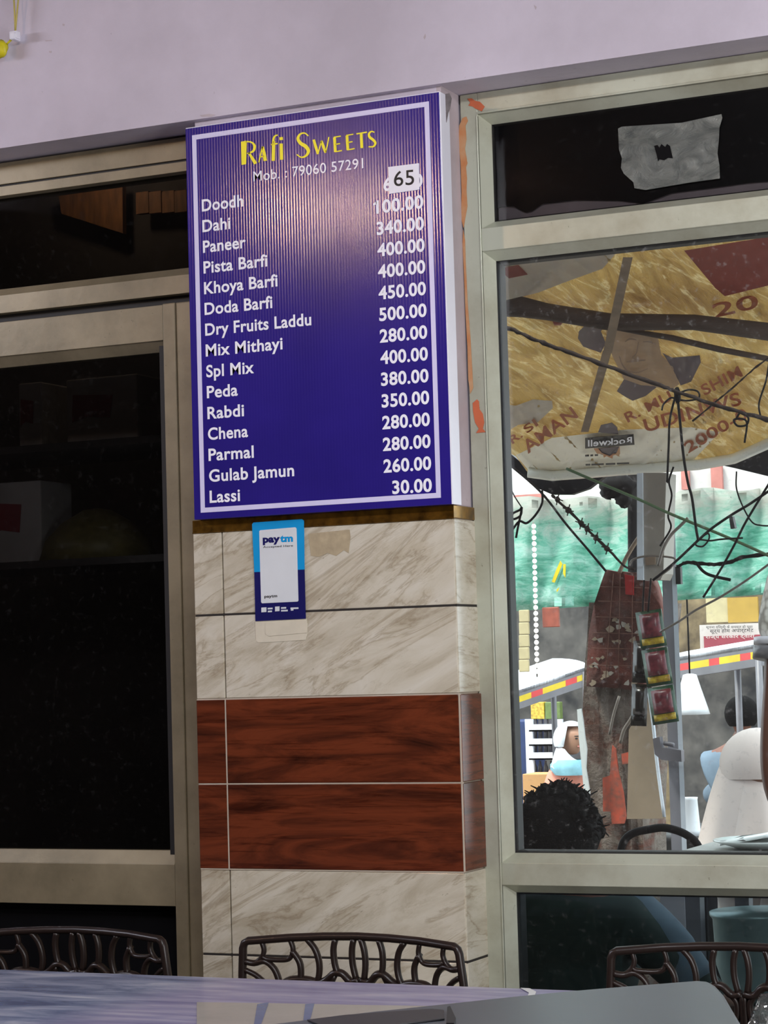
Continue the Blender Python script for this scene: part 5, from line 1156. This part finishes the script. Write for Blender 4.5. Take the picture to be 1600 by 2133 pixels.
# woman in cream headscarf, seated
def scarf(rows_px, Y, depth, name, mt, parent, n=14, shape=.8):
    """draped cloth lofted around a vertical axis: rows (v, u_left, u_right)"""
    rows = []
    for v, a, c in rows_px:
        A = at(a, v, Y); C2 = at(c, v, Y); mid = (A+C2)/2; hw = (C2-A).length/2; ax = (C2-A).normalized()
        row = []
        for j in range(2*n+1):
            t = 2*math.pi*j/(2*n); wob = 1+.03*math.sin(5*t+v*.03)
            row.append(mid+ax*(hw*math.cos(t))+Vector((0, -1, 0))*(depth*hw*math.sin(t)*wob))
        rows.append(row)
    b = MB(); b.sheet(rows); return b.build(name, M[mt], parent)
def hood(c, face, r, parent, mt, drop, wide, cut=.45, name='headscarf'):
    """scarf wrapped round a head and falling over the shoulders, open at the face"""
    f = Vector(face).normalized(); sd = Vector((-f.y, f.x, 0)); c = Vector(c); n = 30; rows = []
    for i in range(22):
        q_ = i/21; row = []
        for j in range(n+1):
            a = 2*math.pi*j/n; x = math.cos(a); y = math.sin(a)
            if i < 12:
                th = math.pi*.62*i/11
                if x > cut-.001 and i > 4: th = min(th, math.pi*.24+(0 if x < .8 else -.0))
                k = r*1.22
                row.append(c+f*(math.sin(th)*x*k*1.1)+sd*(math.sin(th)*y*k)+Vector((0, 0, math.cos(th)*k*1.06)))
            else:
                w_ = (i-11)/10; k = r*1.14+wide*w_**.85*(1+.05*math.sin(7*a))
                z0 = -.40*r if x <= cut else -.40*r-(x-cut)/(1-cut)*1.0*r
                row.append(c+f*(x*k*.72+.04*r)+sd*(y*k)+Vector((0, 0, z0*(1-w_)-drop*w_+.012*math.sin(5*a+w_*4)*w_)))
        rows.append(row)
    b = MB(); b.sheet(rows[:12]); o = b.build(name, M[mt], parent)
    b = MB(); b.sheet(rows[12:]); b.build('scarf_drape', M[mt], parent); return o
p2 = thing('person', 'person in cream headscarf seated outside at the right of the window', 'person', loc=tuple(at(1575, 2050, 2.5)))
hcen = at(1578, 1592, 2.5)
figure(p2, (hcen.x, 2.52, 0), (.9, -.35, 0), hcen.z-.24, hcen.z, M['cream_scarf'], M['dark'], M['skin_pale'], ((-.18, .15, hcen.z-.55), (-.1, .36, hcen.z-.52)), ((.18, .15, hcen.z-.55), (.1, .36, hcen.z-.52)), .3, .15)
head((hcen.x, 2.50, hcen.z), (.9, .35, 0), .085, p2, M['skin_pale'])
hood((hcen.x, 2.50, hcen.z), (.9, .35, 0), .092, p2, 'cream_scarf', .34, .11)
rows = []                                     # loose outer fold over the shoulder, dipping at the front
for i in range(12):
    q_ = i/11; row = []
    for j in range(29):
        a = 2*math.pi*j/28; k = .104+.115*q_**.75*(1+.07*math.sin(4*a+1))
        row.append(Vector((hcen.x+k*math.cos(a), 2.50+k*.85*math.sin(a), hcen.z+.03-.085*max(0, math.sin(-a+.5))-.36*q_)))
    rows.append(row)
b = MB(); b.sheet(rows); b.build('outer_scarf_fold', M['cream_scarf'], p2)

p3 = thing('person', 'person in white headscarf with salmon and blue clothes across the street', 'person', loc=tuple(at(1180, 1880, 6.5)))
h3 = at(1190, 1540, 6.5)
head((h3.x, 6.5, h3.z), (.95, -.5, 0), .068, p3, M['skin_pale'])
hood((h3.x, 6.5, h3.z), (.95, -.5, 0), .075, p3, 'white_scarf', .15, .05)
scarf([(1582, 1156, 1216), (1592, 1148, 1220), (1602, 1148, 1222), (1614, 1158, 1222)], 6.45, .9, 'blue_shawl', 'blue_cloth', p3)
scarf([(1590, 1154, 1216), (1610, 1142, 1220), (1640, 1132, 1222), (1700, 1124, 1226), (1800, 1120, 1228), (1945, 1120, 1228)], 6.52, .7, 'salmon_dress', 'salmon', p3)
# black-haired person far right
p4 = thing('person', 'person with short black hair in pale shirt beyond the cream headscarf', 'person', loc=tuple(at(1535, 1900, 7.6)))
h4 = at(1545, 1490, 7.6)
head((h4.x, h4.y, h4.z), (-.2, 1, 0), .085, p4, M['skin'], M['hair'], 1.14)
figure(p4, (h4.x, h4.y, 0), (-.2, 1, 0), h4.z-.2, h4.z, M['blue_sleeve'], M['dark'], M['skin'], ((-.22, .1, h4.z-.45), (-.1, .3, h4.z-.5)), ((.22, .1, h4.z-.45), (.1, .3, h4.z-.5)), .3, .18)

# man standing at the right edge: arm and patterned short sleeve
p5 = thing('person', 'person standing at the right edge, bare brown arm below a patterned white sleeve', 'person', loc=(1.45, .62, -.05))
sh5 = at(1640, 1215, .62); el = at(1626, 1640, .58); wr = at(1700, 1800, .52)
X = sh5.x+.21
nodes = [(X, .62, .95, .15, .11), (X, .62, 1.2, .14, .10), (X, .62, sh5.z-.05, .155, .10), (X, .62, sh5.z+.06, .055, .055), (X, .61, sh5.z+.21, .050, .050),
         (sh5.x, sh5.y, sh5.z-.02, .058, .058), tuple((sh5*.55+el*.45))+(.052, .052), tuple((sh5*.2+el*.8))+(.060, .058), tuple(el)+(.052, .052), tuple(wr)+(.03, .03), tuple(wr+(wr-el).normalized()*.08)+(.034, .02)]
edges = [(0, 1), (1, 2), (2, 3), (3, 4), (2, 5), (5, 6), (6, 7), (7, 8), (8, 9), (9, 10)]
for k in range(4):
    i0 = len(nodes); d5 = (wr-el).normalized(); s5 = Vector((0, 1, 0)); a0 = wr+d5*.10+s5*((k-1.5)*.02)
    nodes += [tuple(a0)+(.009, .009), tuple(a0+d5*.06)+(.008, .008), tuple(a0+d5*.075+Vector((-.01, 0, -.02)))+(.007, .007)]; edges += [(10, i0), (i0, i0+1), (i0+1, i0+2)]
k = len(nodes); nodes += [(X+.2, .62, sh5.z-.03, .058, .058), (X+.25, .6, 1.15, .045, .045), (X+.22, .5, .92, .03, .03)]; edges += [(2, k), (k, k+1), (k+1, k+2)]
for sg in (-1, 1):
    k = len(nodes); nodes += [(X+sg*.1, .62, .85, .095, .095), (X+sg*.11, .6, .48, .065, .065), (X+sg*.12, .63, .06, .04, .04), (X+sg*.13, .50, -.015, .035, .03)]; edges += [(0, k), (k, k+1), (k+1, k+2), (k+2, k+3)]
skin_figure('body', nodes, edges, M['skin'], p5)
head((X, .62, sh5.z+.235), (-.3, 1, 0), .092, p5, M['skin'], M['hair'], 1.1)
slv = at(1630, 1352, .60)
n2 = [(X, .62, .84, .175, .14), (X, .62, 1.2, .168, .128), (X, .62, sh5.z-.04, .18, .125), (sh5.x, sh5.y, sh5.z-.02, .075, .075), tuple((sh5+slv)/2)+(.072, .07), tuple(slv)+(.07, .068), (X+.2, .62, sh5.z-.03, .07, .07), (X+.24, .61, 1.28, .06, .06), (X, .62, sh5.z+.035, .085, .075)]
skin_figure('shirt', n2, [(0, 1), (1, 2), (2, 3), (3, 4), (4, 5), (2, 6), (6, 7), (2, 8)], M['shirt_check'], p5)
dv = (slv-sh5).normalized()
b = MB(); b.tube([slv+dv*.0, slv+dv*.028], .069, 20); b.build('sleeve_hem', M['grey_metal'], p5)
b = MB(); b.tube([slv-dv*.022, slv-dv*.006], .0695, 20); b.build('sleeve_stripe', M['white_trim'], p5)
n3 = [(X, .62, .96, .16, .125)]; e3 = []
for sg in (-1, 1):
    k = len(n3); n3 += [(X+sg*.1, .62, .82, .11, .11), (X+sg*.11, .6, .48, .085, .085), (X+sg*.12, .63, .08, .07, .07)]; e3 += [(0, k), (k, k+1), (k+1, k+2)]
skin_figure('trousers', n3, e3, M['dark'], p5)

# ---- food stand outside: counter, plates, pot, chair tube
fs = thing('food_stand', 'street food counter under the plates outside the right window', 'counter', loc=(1.15, 1.1, -.05))
CT = at(1560, 1778, .95).z
b = MB(); b.box(.86, 1.9, .95, 1.5, CT-.03, CT); b.build('counter_top', M['counter'], fs, .004)
for x in (.9, 1.86):
    for y in (1.0, 1.45): b = MB(); b.box(x-.02, x+.02, y-.02, y+.02, -.05, CT-.03); b.build('leg', M['grey_metal'], fs)
b = MB(); b.box(.88, 1.88, .98, 1.47, .45, .47); b.build('lower_shelf', M['counter'], fs)
def plate(label, u, v, Y, r):
    t = thing('plate', label, 'plate', 'plates on the food counter', loc=tuple(at(u, v, Y))); p = at(u, v, Y)
    b = MB(); b.lathe((p.x, p.y, CT), [(r*.55, 0), (r*.6, .004), (r, .02), (r, .024), (r*.6, .009), (.002, .008)], 24); b.build('dish', M['plate'], t); return t, p
t_, p_ = plate('white plate with dark food at the right end of the window sill', 1590, 1760, 1.12, .13)
b = MB(); b.ball((p_.x, p_.y, CT+.016), .085, 8, (1, .9, .22), .12); b.build('food', M['food'], t_)
b = MB(); rows = [[at(1500+j*15, 1762-j*2.6-i*7+(i == 2)*3, 1.05+.02*i) for j in range(8)] for i in range(3)]; b.sheet(rows, (0, .006, 0)); tag(b.build('paper_plate', M['plate']), 'folded white paper plate leaning on the food plate', 'plate')
pt = thing('cooking_pot', 'large dull aluminium pot seen through the lower right pane', 'pot', loc=tuple(at(1580, 1960, 1.15)))
p = at(1590, 1985, 1.2); b = MB(); b.lathe((p.x, 1.2, .47), [(.06, 0), (.10, .02), (.125, .10), (.13, .22), (.138, .23), (.138, .24)], 24); b.build('pot_body', M['steel_pot'], pt)
ar = thing('street_chair', 'chair with a curved black tube back outside beside the steel post', 'chair', loc=tuple(at(1400, 1900, 1.7)))
arc = [(1350, 1728), (1380, 1724), (1410, 1730), (1435, 1742), (1452, 1758), (1462, 1785), (1470, 1850)]
b = MB(); b.tube(smooth_path([at(u, v, 1.7) for u, v in arc], 5), .012, 8)
b.tube(smooth_path([at(u, v, 1.7) for u, v in ((1350, 1728), (1320, 1735), (1300, 1752), (1290, 1790), (1286, 1850))], 5), .012, 8); b.build('backrest_tube', M['wire'], ar)
p = at(1290, 1850, 1.7); q2 = at(1470, 1850, 1.7)
b = MB(); b.box(p.x, q2.x, 1.7, 2.05, .36, .39); b.build('seat', M['dark'], ar, .01)
for x, y in ((p.x+.01, 1.71), (q2.x-.01, 1.71), (p.x+.01, 2.03), (q2.x-.01, 2.03)): b = MB(); b.tube([(x, y, -.05), (x, y, .37 if y > 1.8 else p.z+.02)], .012, 8); b.build('leg', M['wire'], ar)
